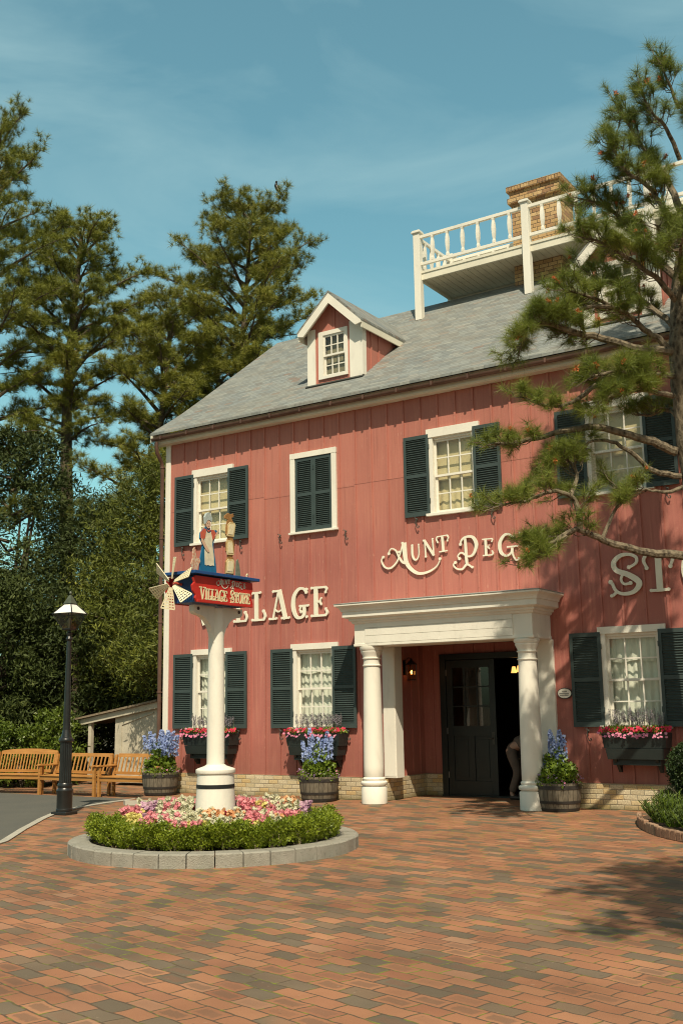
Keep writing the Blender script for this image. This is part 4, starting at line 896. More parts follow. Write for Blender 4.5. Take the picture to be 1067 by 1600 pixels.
def barrel(x, y, z, lab):
    t = thing('half_barrel', lab, 'barrel planter', (x, y, z), 'half barrels along the store front')
    prof = [(.315, 0), (.335, .06), (.355, .15), (.37, .25), (.378, .36), (.382, .46), (.355, .46), (.35, .40)]
    part('staves', MB().lathe(prof, (x, y, z), 48), STAVE, t, smooth=True)
    hm = mat('rusty_hoop', (.030, .027, .024), .65, .3, 10)
    for a, b, r0, r1 in ((.005, .055, .319, .336), (.13, .175, .352, .361), (.36, .42, .3805, .384)): part('hoop', MB().lathe([(r0-.004, a), (r0+.005, a), (r1+.005, b), (r1-.004, b)], (x, y, z), 48, cap=False), hm, t, smooth=True)
    part('soil', MB().lathe([(.352, .40), (.352, .41)], (x, y, z), 24), mat('dark_soil', (.05, .035, .022), .95, .3, 20), t)
def delphinium(x, y, z, lab, seedv, spikes, low):
    random.seed(seedv); t = thing('delphinium', lab, 'flowering plant', (x, y, z+.41), 'delphiniums in the half barrels')
    n = 210; P_ = []
    for _ in range(n):
        r = .30*math.sqrt(random.random()); a = U_(0, 2*PI); P_.append((x+r*math.cos(a), y+r*math.sin(a), z+.44+U_(0, .60)*(1.2-r/.34)))
    P_ = np.array(P_); npmesh('leaves', *inst(*leaf_cluster(7, .05, .075, .05), P_, scat(n, lambda: (U_(-.7, .7), U_(-.9, .5), 1)), 1.), lf_green, t)
    st = MB(); sv = []; mv = []
    for (dx, dy, h0, h1) in spikes:
        tx, ty = dx*1.25, dy*1.25; st.tube([(x+dx*.4, y+dy*.4, z+.45), (x+dx, y+dy, z+h0), (x+tx, y+ty, z+h1)], .006, 5); sv = []
        m2 = int((h1-h0)*290)
        for _ in range(m2):
            q = random.random(); r = .066*(1-q*.70); a = U_(0, 2*PI); sv.append((x+dx+(tx-dx)*q+r*math.cos(a), y+dy+(ty-dy)*q+r*math.sin(a), z+h0+(h1-h0)*q))
        npmesh('flower_spike', *inst(*blossom(5, 1, .3), np.array(sv), scat(len(sv), lambda: (U_(-1, 1), U_(-1.3, .7), U_(-.1, .6))), RNG.uniform(.018, .028, len(sv))), blue_p, t)
    part('stems', st, lf_green, t)
    for m2, cnt in low:
        P_ = []
        for _ in range(cnt):
            a = U_(0, 2*PI); r = U_(.26, .42); P_.append((x+r*math.cos(a), y+r*math.sin(a), z+.46+U_(-.03, .14)))
        npmesh('edging_flowers', *inst(*blossom(5, 1, .3), np.array(P_), scat(cnt, lambda: (U_(-.6, .6), U_(-1, .3), 1)), RNG.uniform(.014, .024, cnt)), m2, t)
    P_ = []
    for _ in range(150): a = U_(0, 2*PI); r = U_(.22, .42); P_.append((x+r*math.cos(a), y+r*math.sin(a), z+.43+U_(-.03, .12)))
    npmesh('edging_leaves', *inst(*leaf_cluster(7, .035, .04, .02), np.array(P_), scat(150, lambda: (U_(-1, 1), U_(-1, 1), .8)), 1.), lf_green, t)
barrel(.42, -.66, .012, 'weathered half barrel at the left corner of the store, next to the benches'); barrel(4.36, -.48, 0, 'weathered half barrel left of the porch, touching the left column'); barrel(9.26, -.50, 0, 'mossy half barrel in dappled shade right of the right column')
delphinium(.42, -.66, .012, 'pale blue delphinium spikes crowded in the barrel by the benches', 5, [(U_(-.22, .28), U_(-.2, .15), U_(.78, .95), U_(1.12, 1.36)) for _ in range(18)], ((mauve_p, 70), (pink_p, 14)))
random.seed(12)
delphinium(4.36, -.48, 0, 'upright blue delphinium spikes in the barrel left of the porch', 6, [(-.20, .05, .80, 1.36), (-.27, -.05, .72, 1.12), (-.06, -.08, .70, 1.24), (.00, 0, .78, 1.18), (.10, -.05, .75, 1.10), (.14, .04, .80, 1.30), (.26, -.02, .78, 1.20), (.05, .05, .7, 1.15), (-.12, -.1, .6, 1.0)], ((mauve_p, 110), (pink_p, 16)))
delphinium(9.26, -.50, 0, 'deep blue delphinium spikes in the shaded barrel right of the porch', 7, [(-.26, 0, .75, 1.08), (-.24, -.06, .7, .98), (-.08, 0, .85, 1.32), (-.03, -.05, .9, 1.22), (.06, -.05, .75, 1.12), (.05, .0, .85, 1.32), (.12, -.02, .85, 1.24)], ((mauve_p, 90), (pink_p, 40)))

# ------------------------------------------------------------------ raised flower bed
BX, BY = 7.189, -6.908
def bed():
    t = thing('stone_planter_ring', 'round kerb of rough grey blocks around the flower bed', 'planter', (BX, BY, 0))
    nb = 36; r0, r1 = 1.57, 1.842; m_ = MB(); g_ = .0035
    for i in range(nb):
        a0 = 2*PI*i/nb+g_; a1 = 2*PI*(i+1)/nb-g_; hz = .158+U_(-.003, .003); ro = r1+U_(-.006, .006); V = []
        aa = [a0+(a1-a0)*k/3 for k in range(4)]
        for z, ri, rr in ((0, r0, ro), (hz-.015, r0, ro), (hz, r0+.015, ro-.018)):
            for a in aa: V.append((BX+ri*math.cos(a), BY+ri*math.sin(a), z))
            for a in aa: V.append((BX+rr*math.cos(a), BY+rr*math.sin(a), z))
        f = []
        for lv in (0, 1):
            o = lv*8; p = o+8
            for k in range(3): f += [(o+k, o+k+1, p+k+1, p+k), (o+4+k+1, o+4+k, p+4+k, p+4+k+1)]
            f += [(o, p, p+4, o+4), (o+3, o+7, p+7, p+3)]
        for k in range(3): f.append((16+k, 16+k+1, 20+k+1, 20+k))
        m_.add(V, f)
    part('kerb_blocks', m_, mat('rough_concrete_block', (.25, .24, .20), .92, .16, 5, 1.0, 75, dirt=.7, col2=(.33, .315, .27)), t)
    s_ = MB(); pr = [(1.60, .09), (1.45, .115), (1.1, .16), (.6, .20), (.25, .22), (.01, .22)]; s_.lathe(pr, (BX, BY, 0), 40)
    part('soil', s_, mat('bed_soil', (.075, .05, .03), .95, .35, 15, 1., 40), t, smooth=True)
bed()
def shrub_mesh():
    random.seed(3); P_ = []
    for _ in range(170):
        a = U_(0, 2*PI); q = random.random(); z = .07+.30*q; r = .20*math.sqrt(U_(.25, 1))*(.55+.9*q*(1.25-q)*1.4); P_.append((r*math.cos(a), r*math.sin(a), z))
    P_ = np.array(P_); return inst(*leaf_cluster(9, .038, .034, .02), P_, P_*np.array([2, 2, .6])+np.array([0, 0, .25]), 1.)
def shrub_stem():
    m_ = MB()
    for i in range(6): a = U_(0, 6.28); m_.tube([(.02*math.cos(a), .02*math.sin(a), -.03), (.06*math.cos(a), .06*math.sin(a), .09), (.11*math.cos(a+.4), .11*math.sin(a+.4), .22)], [.009, .006, .004], 4)
    return m_
sm_ = shrub_mesh(); sh0 = thing('boxwood_shrub', 'low green shrub in the dense ring inside the stone kerb', 'shrub', (0, 0, 0), 'clipped shrubs ringing the flower bed')
npmesh('foliage', *sm_, lf_box, sh0); part('stems', shrub_stem(), mat('shrub_bark', (.30, .25, .16), .8, .2, 20), sh0)
NS = 56
for i in range(NS):
    o = sh0 if i == 0 else dup(sh0); a = 2*PI*i/NS+U_(-.04, .04); r = (1.42 if i % 2 else 1.27)+U_(-.05, .05); o.location = (BX+r*math.cos(a), BY+r*math.sin(a), .10); o.rotation_euler.z = U_(0, 6.28); s_ = U_(.80, 1.18); o.scale = (s_*1.02, s_*1.02, s_*.80)
snap_cols = {
 'white': petalmat('white_snapdragon', (.62, .60, .38), (.78, .76, .60), (.80, .74, .25)), 'pink': petalmat('pink_snapdragon', (.70, .20, .26), (.84, .40, .42), (.84, .62, .52)), 'yellow': petalmat('yellow_snapdragon', (.66, .56, .12), (.78, .70, .30)),
 'orange': petalmat('orange_snapdragon', (.72, .32, .13), (.82, .52, .28)), 'crimson': petalmat('crimson_snapdragon', (.42, .02, .09), (.62, .06, .16)), 'lilac': petalmat('lilac_snapdragon', (.48, .26, .42), (.70, .48, .58))}
def snapdragon(colr, k):
    random.seed(k); t = thing('snapdragon', '%s snapdragon plant in the round flower bed' % colr, 'flower', (0, 0, 0), '%s snapdragons in the round bed' % colr)
    sv = []; m_ = MB(); lv = []
    for i in range(6):
        a = U_(0, 6.28); r = U_(.01, .09); h = U_(.24, .33); x, y = r*math.cos(a), r*math.sin(a); m_.tube([(x*.4, y*.4, 0), (x, y, h)], .004, 4)
        for _ in range(36): q = U_(.42, 1.04); rr = .026*(1.25-q*.8); b = U_(0, 6.28); sv.append((x*q+rr*math.cos(b), y*q+rr*math.sin(b), h*q))
        for _ in range(6): q = U_(.05, .6); lv.append((x*q+U_(-.04, .04), y*q+U_(-.04, .04), h*q))
    part('stems', m_, lf_green, t); npmesh('leaves', *inst(*leaf_cluster(6, .03, .06, .016), np.array(lv), scat(len(lv), lambda: (U_(-1, 1), U_(-1, 1), .7)), 1.), lf_green, t)
    npmesh('flowers', *inst(*blossom(4, 1, .5), np.array(sv), scat(len(sv), lambda: (U_(-1, 1), U_(-1, 1), U_(.1, .9))), RNG.uniform(.016, .027, len(sv))), snap_cols[colr], t); return t
protos = {c: snapdragon(c, i) for i, c in enumerate(snap_cols)}; used = set(); random.seed(21)
spots = []; tries = 0
while len(spots) < 175 and tries < 9000:
    tries += 1; a = U_(0, 6.283); r = 1.16*math.sqrt(U_(.10, 1))
    p = (r*math.cos(a), r*math.sin(a))
    if all((p[0]-q[0])**2+(p[1]-q[1])**2 > .0074 for q in spots): spots.append(p)
def soilz(r): return float(np.interp(r, [.01, .25, .6, 1.1, 1.45, 1.6], [.22, .22, .20, .16, .115, .09]))
for p in spots:
    v = math.sin(p[0]*3.1+1.)+math.sin(p[1]*3.7+2.3)+.9*math.sin(p[0]*7+p[1]*5)+U_(-1.2, 1.2)
    c = 'crimson' if v > 2.75 else 'orange' if v > 1.5 else 'white' if v > .3 else 'pink' if v > -1.25 else 'yellow' if v > -2.2 else 'lilac'
    o = protos[c] if c not in used else dup(protos[c]); used.add(c); o.location = (BX+p[0], BY+p[1], soilz(math.hypot(*p))-.01); o.rotation_euler.z = U_(0, 6.28); s_ = U_(.95, 1.2); fz = .88 if p[0]*.64-p[1]*.77 > .1 else 1.1; o.scale = (s_*1.2, s_*1.2, s_*fz)

# ------------------------------------------------------------------ sign post with painted cut-outs and windmill
def sign():
    t = thing('village_sign', 'white post carrying a red sign box with a painted woman, cheese stack and windmill', 'sign', (BX, BY, .41))
    c = MB(); c.lathe([(.24, .1), (.24, .38), (.2, .385)], (BX, BY, 0), 30); prof = [(.19, .40), (.285, .41), (.285, .43), (.275, .44)]
    c.lathe([(.262, .38), (.262, .44), (.245, .76)] + [(.245, .80), (.238, .93), (.254, .94), (.260, .955), (.257, .985), (.235, 1.0), (.145, 1.03), (.118, 1.05)], (BX, BY, 0), 48)
    part('post_base', c, white, t, smooth=True)
    part('black_band', MB().lathe([(.247, .752), (.2505, .754), (.2495, .80), (.246, .802)], (BX, BY, 0), 48, cap=False), iron, t, smooth=True)
    part('foot_band', MB().lathe([(.268, .38), (.27, .40), (.268, .425), (.263, .427)], (BX, BY, 0), 40, cap=False), iron, t, smooth=True)
    c = MB(); c.lathe([(.116, 1.03), (.115, 1.6), (.107, 2.3), (.101, 2.7), (.099, 3.08)], (BX, BY, 0), 36); part('post_shaft', c, white, t, smooth=True)
    # curved brackets under the box, along its length, each with a dark bolt
    for s_ in (-1, 1):
        pts = [(s_*.08, 2.62), (s_*.10, 2.62)]+[(s_*(.10+.33*(1-math.cos(a))), 2.62+.36*math.sin(a)) for a in [PI/2*k/8 for k in range(1, 9)]]+[(s_*.47, 2.99), (s_*.50, 3.02), (s_*.50, 3.10), (s_*.08, 3.10)]
        part('bracket', MB().prism(pts, lambda u, v, d: (BX+d, BY+u, v), -.045, .045), white, t, bevel=.003)
        part('bolt', MB().prism([(BY+s_*.42+.022*math.cos(2*PI*i/10), 3.055+.022*math.sin(2*PI*i/10)) for i in range(10)], lambda u, v, d: (BX+d, u, v), -.055, .055), iron, t)
    xa, xb = 6.985, 7.40; ya, yb_ = -7.55, -6.44; z0, z1 = 3.11, 3.47
    blue = mat('sign_blue', (.015, .07, .22), .45, .15, 5); red = mat('sign_red', (.50, .03, .022), .45, .12, 5, dirt=.1); cream = mat('sign_cream', (.72, .66, .42), .5, .08, 8)
    part('sign_box', MB().box(xa, xb, ya+.02, yb_-.01, z0+.01, z1-.01), blue, t)
    edge = []   # scroll-cut ends of the long boards
    def board(xo, d):
        L_ = [(ya-.06, z1-.02), (ya-.10, z1-.06), (ya-.075, z1-.11), (ya-.12, z1-.15), (ya-.105, z1-.22), (ya-.05, z1-.27), (ya-.06, z1-.31), (ya-.03, z0)]
        Rr = [(yb_, z0), (yb_+.02, z1-.31), (yb_, z1-.27), (yb_-.025, z1-.2), (yb_+.015, z1-.12), (yb_, z1-.02)]
        return MB().prism([(u, v) for u, v in L_+Rr], lambda u, v, d_: (d_, u, v), xo, xo+d)
    part('sign_board', board(xb+.001, .028), red, t, bevel=.003); part('sign_board', board(xa-.029, .028), red, t, bevel=.003)
    part('moulding', MB().box(xb+.029, xb+.042, ya-.03, yb_+.0, z0+.0, z0+.035), red, t, bevel=.003)
    part('sign_top', MB().box(xa-.08, xb+.085, ya-.13, yb_+.10, z1+.0, z1+.04), blue, t, bevel=.003)
    fs_ = lambda y0, zz: (lambda u, v, d: (xb+.029+d, y0+u, zz+v))
    acc = []
    aunt(fs_(-7.20, 3.325), 0, .006, lambda mb: part('letter', mb, cream if False else mat('sign_pale_blue', (.55, .60, .52), .5), t), .182)
    x_ = -7.53
    for c, w in (('V', .135), ('I', .055), ('L', .088), ('L', .088), ('A', .12), ('G', .105), ('E', .095), (' ', .085), ('S', .105), ('T', .10), ('O', .10), ('R', .115), ('E', .095)):
        if c != ' ':
            mb = MB(); h = .145 if c not in 'VS' or w < .1 else .16; glyph(mb, c, 0, 0, w*.84, h, fs_(x_, 3.15), 0, .007, 0, 1.0); part('letter', mb, cream, t)
        x_ += w*.80
    # woman cut-out, facing the square
    yc = -7.30; xq = xb-.05
    def cut(name, pts, col, d0, d1, par): return part(name, MB().prism([(yc+u, z1+.04+v) for u, v in pts], lambda u, v, d: (xq+d, u, v), d0, d1), col, par)
    sk = mat('painted_skin', (.62, .42, .30), .6); sleeve = mat('painted_coral', (.55, .12, .07), .6); hairc = mat('painted_cap', (.40, .47, .46), .6, .2, 30); apron = mat('painted_apron', (.68, .62, .46), .6, .12, 20); skirt = mat('painted_blue_skirt', (.01, .13, .26), .6, .25, 12, stretch=(1, 8, .4))
    S = .74
    q = lambda L_: [(u*S, v*S) for u, v in L_]
    f_ = cut('woman_cutout', q([(-.22, 0), (.24, 0), (.22, .18), (.15, .50), (.16, .58), (.20, .66), (.26, .78), (.22, .80), (.13, .74), (.07, .78), (.06, .82), (-.05, .82), (-.12, .78), (-.20, .70), (-.21, .60), (-.13, .50), (-.19, .25)]), skirt, 0, .02, t)
    cut('apron', q([(-.08, .14), (-.04, .13), (0, .145), (.06, .13), (.12, .15), (.165, .14), (.15, .35), (.11, .52), (.12, .60), (.10, .76), (.04, .72), (-.02, .72), (-.08, .77), (-.12, .62), (-.09, .52), (-.09, .30)]), apron, .0205, .026, f_)
    cut('sleeve', q([(-.12, .79), (-.06, .77), (-.09, .62), (-.15, .58), (-.21, .60), (-.22, .70)]), sleeve, .0265, .030, f_); cut('sleeve', q([(.06, .78), (.12, .60), (.18, .66), (.20, .74), (.14, .79)]), sleeve, .0265, .030, f_)
    cut('arm', q([(-.19, .60), (-.14, .58), (.0, .42), (.03, .38), (-.02, .37), (-.09, .42), (-.20, .55)]), sk, .0305, .034, f_); cut('arm', q([(.17, .68), (.20, .72), (.25, .80), (.30, .84), (.27, .77), (.23, .70)]), sk, .0305, .034, f_)
    cut('collar', q([(-.05, .80), (-.03, .75), (.0, .735), (.03, .75), (.05, .80), (.03, .775), (0, .76), (-.03, .775)]), sleeve, .0265, .030, f_)
    cut('head', q([(.0+.065*math.cos(a), .875+.075*math.sin(a)) for a in [2*PI*i/16 for i in range(16)]]), sk, 0, .028, f_)
    cut('cap', q([(-.09, .93), (-.10, .99), (-.06, 1.06), (.0, 1.09), (.06, 1.06), (.10, .99), (.085, .93), (.06, .935), (.03, .95), (-.02, .95), (-.065, .90), (-.085, .87)]), hairc, 0.001, .032, f_)
    cut('face_paint', q([(-.03, .89), (-.02, .895), (-.015, .885), (-.025, .88)]), iron, .0285, .030, f_); cut('face_paint', q([(.015, .885), (.02, .895), (.03, .89), (.025, .88)]), iron, .0285, .030, f_); cut('face_paint', q([(-.02, .84), (0, .833), (.02, .84), (0, .846)]), sleeve, .0285, .030, f_)
    # hen figure left of her
    cut('hen_cutout', q([(-.42, .02), (-.30, .02), (-.28, .10), (-.22, .18), (-.24, .24), (-.30, .22), (-.36, .34), (-.37, .42), (-.41, .38), (-.42, .22), (-.46, .12)]), mat('painted_rust', (.45, .14, .07), .6, .3, 30, col2=(.62, .55, .42)), .02, .035, t)
    # tall stack of straw-coloured wheels with a little animal on top
    straw = mat('painted_straw', (.50, .36, .16), .6, .2, 18, col2=(.70, .60, .36)); rim = mat('painted_straw_edge', (.30, .15, .05), .7, .3, 20)
    yc = -6.86
    base = cut('stack_cutout', q([(-.10, 0), (.12, 0), (.16, .20), (.13, .33), (.09, .36), (.14, .45), (.15, .58), (.10, .70), (.13, .82), (.14, .98), (.10, 1.02), (.06, 1.08), (.13, 1.12), (.11, 1.17), (.05, 1.14), (-.03, 1.16), (-.12, 1.10), (-.13, 1.05), (-.04, 1.04), (-.08, .90), (-.09, .76), (-.03, .70), (-.08, .60), (-.08, .45), (-.03, .37), (-.09, .25)]), rim, 0, .02, t)
    for dy, z_, w, h, tl_ in ((.0, .18, .20, .27, .03), (.02, .52, .19, .27, -.03), (.02, .86, .19, .27, .05)):
        k = q([(dy-w/2+tl_*0, z_-h/2), (dy+w/2, z_-h/2+.01), (dy+w/2+tl_, z_+h/2-.04), (dy+w/2-.03+tl_, z_+h/2), (dy-w/2+.03+tl_, z_+h/2), (dy-w/2+tl_*.5, z_+h/2-.05)]); cut('wheel', k, straw, .0205, .03, base)
        cut('wheel_face', [((u-dy*S)*.72+dy*S, (v-z_*S)*.72+z_*S) for u, v in k], mat('painted_light_straw', (.74, .66, .44), .6, .1, 30), .0305, .034, base)
    cut('bottle_cutout', q([(.20, 0), (.34, 0), (.31, .18), (.26, .34), (.22, .30), (.21, .14)]), mat('painted_sage', (.16, .18, .13), .7, .2, 20), .0, .015, t)
    part('small_hook', MB().tube([(xq, -6.46, z1+.04), (xq, -6.47, z1+.09), (xq, -6.45, z1+.11), (xq, -6.43, z1+.09)], .008, 6), cream, t)
    # windmill on the near end
    hub = Vector(((xa+xb)/2-.06, ya-.15, 3.36)); wm = part('windmill_hub', MB().lathe([(.02, -.16), (.02, .0), (.055, .0), (.062, .02), (.055, .04), (.02, .05)], (0, 0, 0), 14), mat('windmill_red', (.62, .12, .08), .5), t, smooth=True)
    wm.location = hub-origin(t); wm.rotation_euler = (R(90), 0, 0)
    for k in range(6):
        ang = R(60*k+20); s_ = MB()
        # lattice sail in local (r, s) plane; the sail is pitched about its own spar
        def sp(r, s, d): return (r, s, d)
        n_ = 5; r0, r1 = .055, .33; w0, w1 = .018, .088
        rows = 7; cols_ = 4
        def hw(r): return w0+(w1-w0)*(r-r0)/(r1-r0)
        for j in range(rows+1):
            r = r0+.03+(r1-r0-.03)*j/rows; e = .009; s_.add([sp(a, b, c) for a, b, c in ((r-e, -hw(r), 0), (r-e, hw(r), 0), (r+e, hw(r), 0), (r+e, -hw(r), 0), (r-e, -hw(r), .008), (r-e, hw(r), .008), (r+e, hw(r), .008), (r+e, -hw(r), .008))], [(0, 1, 2, 3), (7, 6, 5, 4), (0, 4, 5, 1), (1, 5, 6, 2), (2, 6, 7, 3), (3, 7, 4, 0)])
        for i in range(cols_+1):
            f2 = -1+2*i/cols_; e = .0065
            for (ra, rb) in ((r0, r1),):
                A_ = (ra, f2*hw(ra)); B_ = (rb, f2*hw(rb)); s_.beam((A_[0], A_[1], .0045), (B_[0], B_[1], .0045), .013, .0095)
        o = part('sail', s_, mat('sail_cream', (.70, .64, .44), .55, .1, 10), t)
        m_ = Matrix.Translation(hub+Vector((0, -.03, 0))) @ Matrix.Rotation(-ang, 4, 'Y') @ Matrix.Rotation(R(90), 4, 'X') @ Matrix.Rotation(R(-38), 4, 'X')
        o.data.transform(Matrix.Translation(Vector(origin(t)))); o.matrix_basis = Matrix.Translation(-origin(t)) @ m_
    part('axle', MB().tube([(hub.x, hub.y+.16, hub.z), (hub.x, hub.y, hub.z)], .018, 8), mat('windmill_red', (0, 0, 0)), t)
sign()

# ------------------------------------------------------------------ street lamp
def lamp(x, y, z):
    t = thing('street_lamp', 'black cast-iron street lamp with four-sided lantern at the road kerb', 'street lamp', (x, y, z))
    H_ = 4.02
    part('base_plate', MB().box(x-.17, x+.17, y-.17, y+.17, z, z+.055, rz=R(8)), iron, t, bevel=.008)
    prof = [(.145, .05), (.15, .07), (.15, .10), (.14, .11), (.14, .38), (.15, .40), (.155, .43), (.135, .45), (.125, .47), (.135, .50), (.135, .53), (.118, .56)]
    part('pedestal', MB().lathe(prof, (x, y, z), 28), iron, t, smooth=True)
    fl = MB(); n = 48; V = []
    for zz, r in ((.55, .112), (1.30, .104)):
        for j in range(n): a = 2*PI*j/n; rr = r*(1-.10*(j % 3 == 0)); V.append((x+rr*math.cos(a), y+rr*math.sin(a), z+zz))
    fl.add(V, [(j, (j+1) % n, n+(j+1) % n, n+j) for j in range(n)]); part('fluted_column', fl, iron, t)
    part('collar', MB().lathe([(.115, 1.28), (.135, 1.30), (.138, 1.33), (.128, 1.35), (.10, 1.37), (.085, 1.43), (.07, 1.50)], (x, y, z), 28), iron, t, smooth=True)
    part('shaft', MB().lathe([(.068, 1.46), (.062, 1.9), (.045, 2.9), (.038, 3.14)], (x, y, z), 20), iron, t, smooth=True)
    part('neck', MB().lathe([(.04, 3.12), (.058, 3.14), (.062, 3.16), (.045, 3.19), (.038, 3.21), (.05, 3.24), (.052, 3.27), (.03, 3.29), (.028, 3.33)], (x, y, z), 20), iron, t, smooth=True)
    ph = R(8)+PI/4
    L0, L1, L2, L3 = 3.34, 3.62, 3.80, 3.815
    part('lantern_frame', MB().lathe([(.12, L0-.02), (.135, L0), (.12, L0+.015)], (x, y, z), 4, ph=ph).lathe([(.30, L1), (.335, L1), (.335, L1+.012), (.30, L1+.012)], (x, y, z), 4, ph=ph, cap=False).lathe([(.11, L2), (.12, L2), (.12, L2+.015), (.11, L2+.015)], (x, y, z), 4, ph=ph), iron, t)
    for k in range(4):
        rb = MB(); a = ph+k*PI/2; c, s = math.cos(a), math.sin(a); rb.beam((x+.125*c, y+.125*s, z+L0), (x+.315*c, y+.315*s, z+L1), .014, .014); rb.beam((x+.315*c, y+.315*s, z+L1+.01), (x+.115*c, y+.115*s, z+L2+.005), .018, .018); part('rib', rb, iron, t)
    part('glass_panes', MB().lathe([(.118, L0), (.30, L1)], (x, y, z), 4, ph=ph, cap=False), glassmat('smoked_glass', (.55, .52, .42), .10), t)
    part('opal_roof', MB().lathe([(.305, L1+.015), (.112, L2)], (x, y, z), 4, ph=ph, cap=False), mat('opal_white', (.80, .80, .76), .25, .03, 3), t)
    part('cap', MB().lathe([(.13, L2+.015), (.03, L2+.17), (.015, L2+.18), (.015, L2+.20)], (x, y, z), 4, ph=ph).lathe([(.01, L2+.19), (.026, L2+.20), (.03, L2+.22), (.02, L2+.245), (.004, L2+.255)], (x, y, z), 12), mat('verdigris_cap', (.07, .085, .06), .5, .2, 8), t)
    part('bulb', MB().lathe([(.02, L0), (.03, L0+.08), (.045, L0+.15), (.02, L0+.21)], (x, y, z), 12), mat('bulb_glass', (.6, .58, .5), .2), t, smooth=True)
lamp(1.21, -4.02, G(1.2))

# ------------------------------------------------------------------ benches
teak = mat('oiled_teak', (.33, .145, .035), .55, .2, 3, .2, 40, stretch=(1, 1, 6), col2=(.46, .225, .06))
def bench(lab, x, y, z, rz, L_=1.75, nsl=15, Hb=.90, arch=0., wd=.034):
    t = thing('park_bench', lab, 'bench', (0, 0, 0), 'teak benches in a row by the shed')
    b_ = .06
    for sx in (0, L_-b_):
        part('leg', MB().box(sx, sx+b_, 0, .07, 0, .63), teak, t, bevel=.004)
        rl = MB(); q = [(.45, 0), (.52, 0), (.52, .42), (.60, Hb-.02), (.54, Hb-.02), (.45, .42)]; rl.prism(q, lambda u, v, d: (d, u, v), sx, sx+b_); part('leg', rl, teak, t, bevel=.004)
        ar = MB().prism([(-.05, .635), (-.05, .66), (.02, .675), (.3, .66), (.55, .67), (.55, .64), (.3, .63)], lambda u, v, d: (d, u, v), sx-.012, sx+b_+.012); part('armrest', ar, teak, t, bevel=.004)
        part('side_rail', MB().box(sx+.01, sx+b_-.01, .07, .45, .33, .40), teak, t)
    s_ = MB()
    for i in range(6): yy = -.01+i*.083; s_.box(b_+.004, L_-b_-.004, yy, yy+.066, .415, .437)
    part('seat', s_, teak, t, bevel=.003)
    part('apron', MB().box(b_, L_-b_, .012, .04, .33, .41), teak, t, bevel=.003)
    bk = MB(); A0 = Vector((0, .475, .47)); A1 = Vector((0, .575, Hb-.06))
    n = 12; P_ = [(b_+(L_-2*b_)*i/n, Hb-.075) for i in range(n+1)]+[(b_+(L_-2*b_)*i/n, Hb+.0+arch*math.sin(PI*i/n)**.7) for i in range(n, -1, -1)]
    bk.prism(P_, lambda u, v, d: (u, .50+(v-.47)*.245+d, v), .0, .035); part('top_rail', bk, teak, t, bevel=.003)
    part('bottom_rail', MB().box(b_, L_-b_, .475, .505, .455, .52), teak, t, bevel=.003)
    for i in range(nsl):
        xx = b_+(L_-2*b_)*(i+.5)/nsl; part('back_slat', MB().beam((xx, .493, .515), (xx, .583, Hb-.07), wd, .016, (0, -1, .25)), teak, t)
    for ch_ in list(t.children): pass
    t.location = (x, y, z); t.rotation_euler.z = rz; return t
gz = G(-2)
bench('teak bench farthest left, with close narrow back slats and curved top rail', -4.66, -1.22, gz, R(11), 1.72, 19, .94, .05, .028)
bench('middle teak bench behind the street lamp', -2.97, -1.02, gz, R(1), 1.76, 14)
bench('right teak bench between the middle bench and the barrel', -1.16, -.95, gz, R(2), 1.70, 14)

# ------------------------------------------------------------------ lean-to shed
def shed():
    yq = 2.0; x0, xm, x1 = -5.55, -3.62, -2.20
    t = thing('lean_to_shed', 'low cream board lean-to shed with open bay behind the benches', 'shed', (-4, yq, 0))
    sp = mat('aged_dappled_cream_board', (.50, .46, .36), .75, .16, 3, .3, 40, dirt=.45)  # patchy dirt also darkens the boards in place of dappled tree shade
    zr = lambda x: 1.42+(x-x0)*(.55/3.5)
    part('board_wall', MB().prism([(xm, 0), (x1, 0), (x1, zr(x1)-.05), (xm, zr(xm)-.05)], lambda u, v, d: (u, yq+d, v), 0, .05), sp, t)
    f_ = MB(); f_.beam((xm+.25, yq-.012, zr(xm)-.30), (x1-.1, yq-.012, zr(x1)-.24), .02, .03); f_.box(xm+.22, xm+.25, yq-.02, yq-.002, .1, zr(xm)-.30); part('door_batten', f_, sp, t)
    part('fascia', MB().prism([(x0-.1, zr(x0)-.14), (x1+.1, zr(x1)-.13), (x1+.1, zr(x1)+.02), (x0-.1, zr(x0)+.0)], lambda u, v, d: (u, yq+d, v), -.10, -.06), sp, t)
    part('roof', MB().prism([(x0-.2, zr(x0)+.0), (x1+.15, zr(x1)+.03), (x1+.15, zr(x1)+.08), (x0-.2, zr(x0)+.045)], lambda u, v, d: (u, yq+d, v), -.18, 2.0), mat('mossy_shingle', (.16, .12, .08), .9, .3, 12, 1., 30, col2=(.28, .22, .15)), t)
    for xx in (x0+.05, x0+1.02): part('post', MB().box(xx, xx+.10, yq-.05, yq+.05, 0, zr(xx)-.04), sp, t)
    part('back_wall', MB().box(x0, x1, yq+1.9, yq+1.95, 0, 1.3), mat('dark_shed_board', (.05, .04, .03), .9), t)
shed()

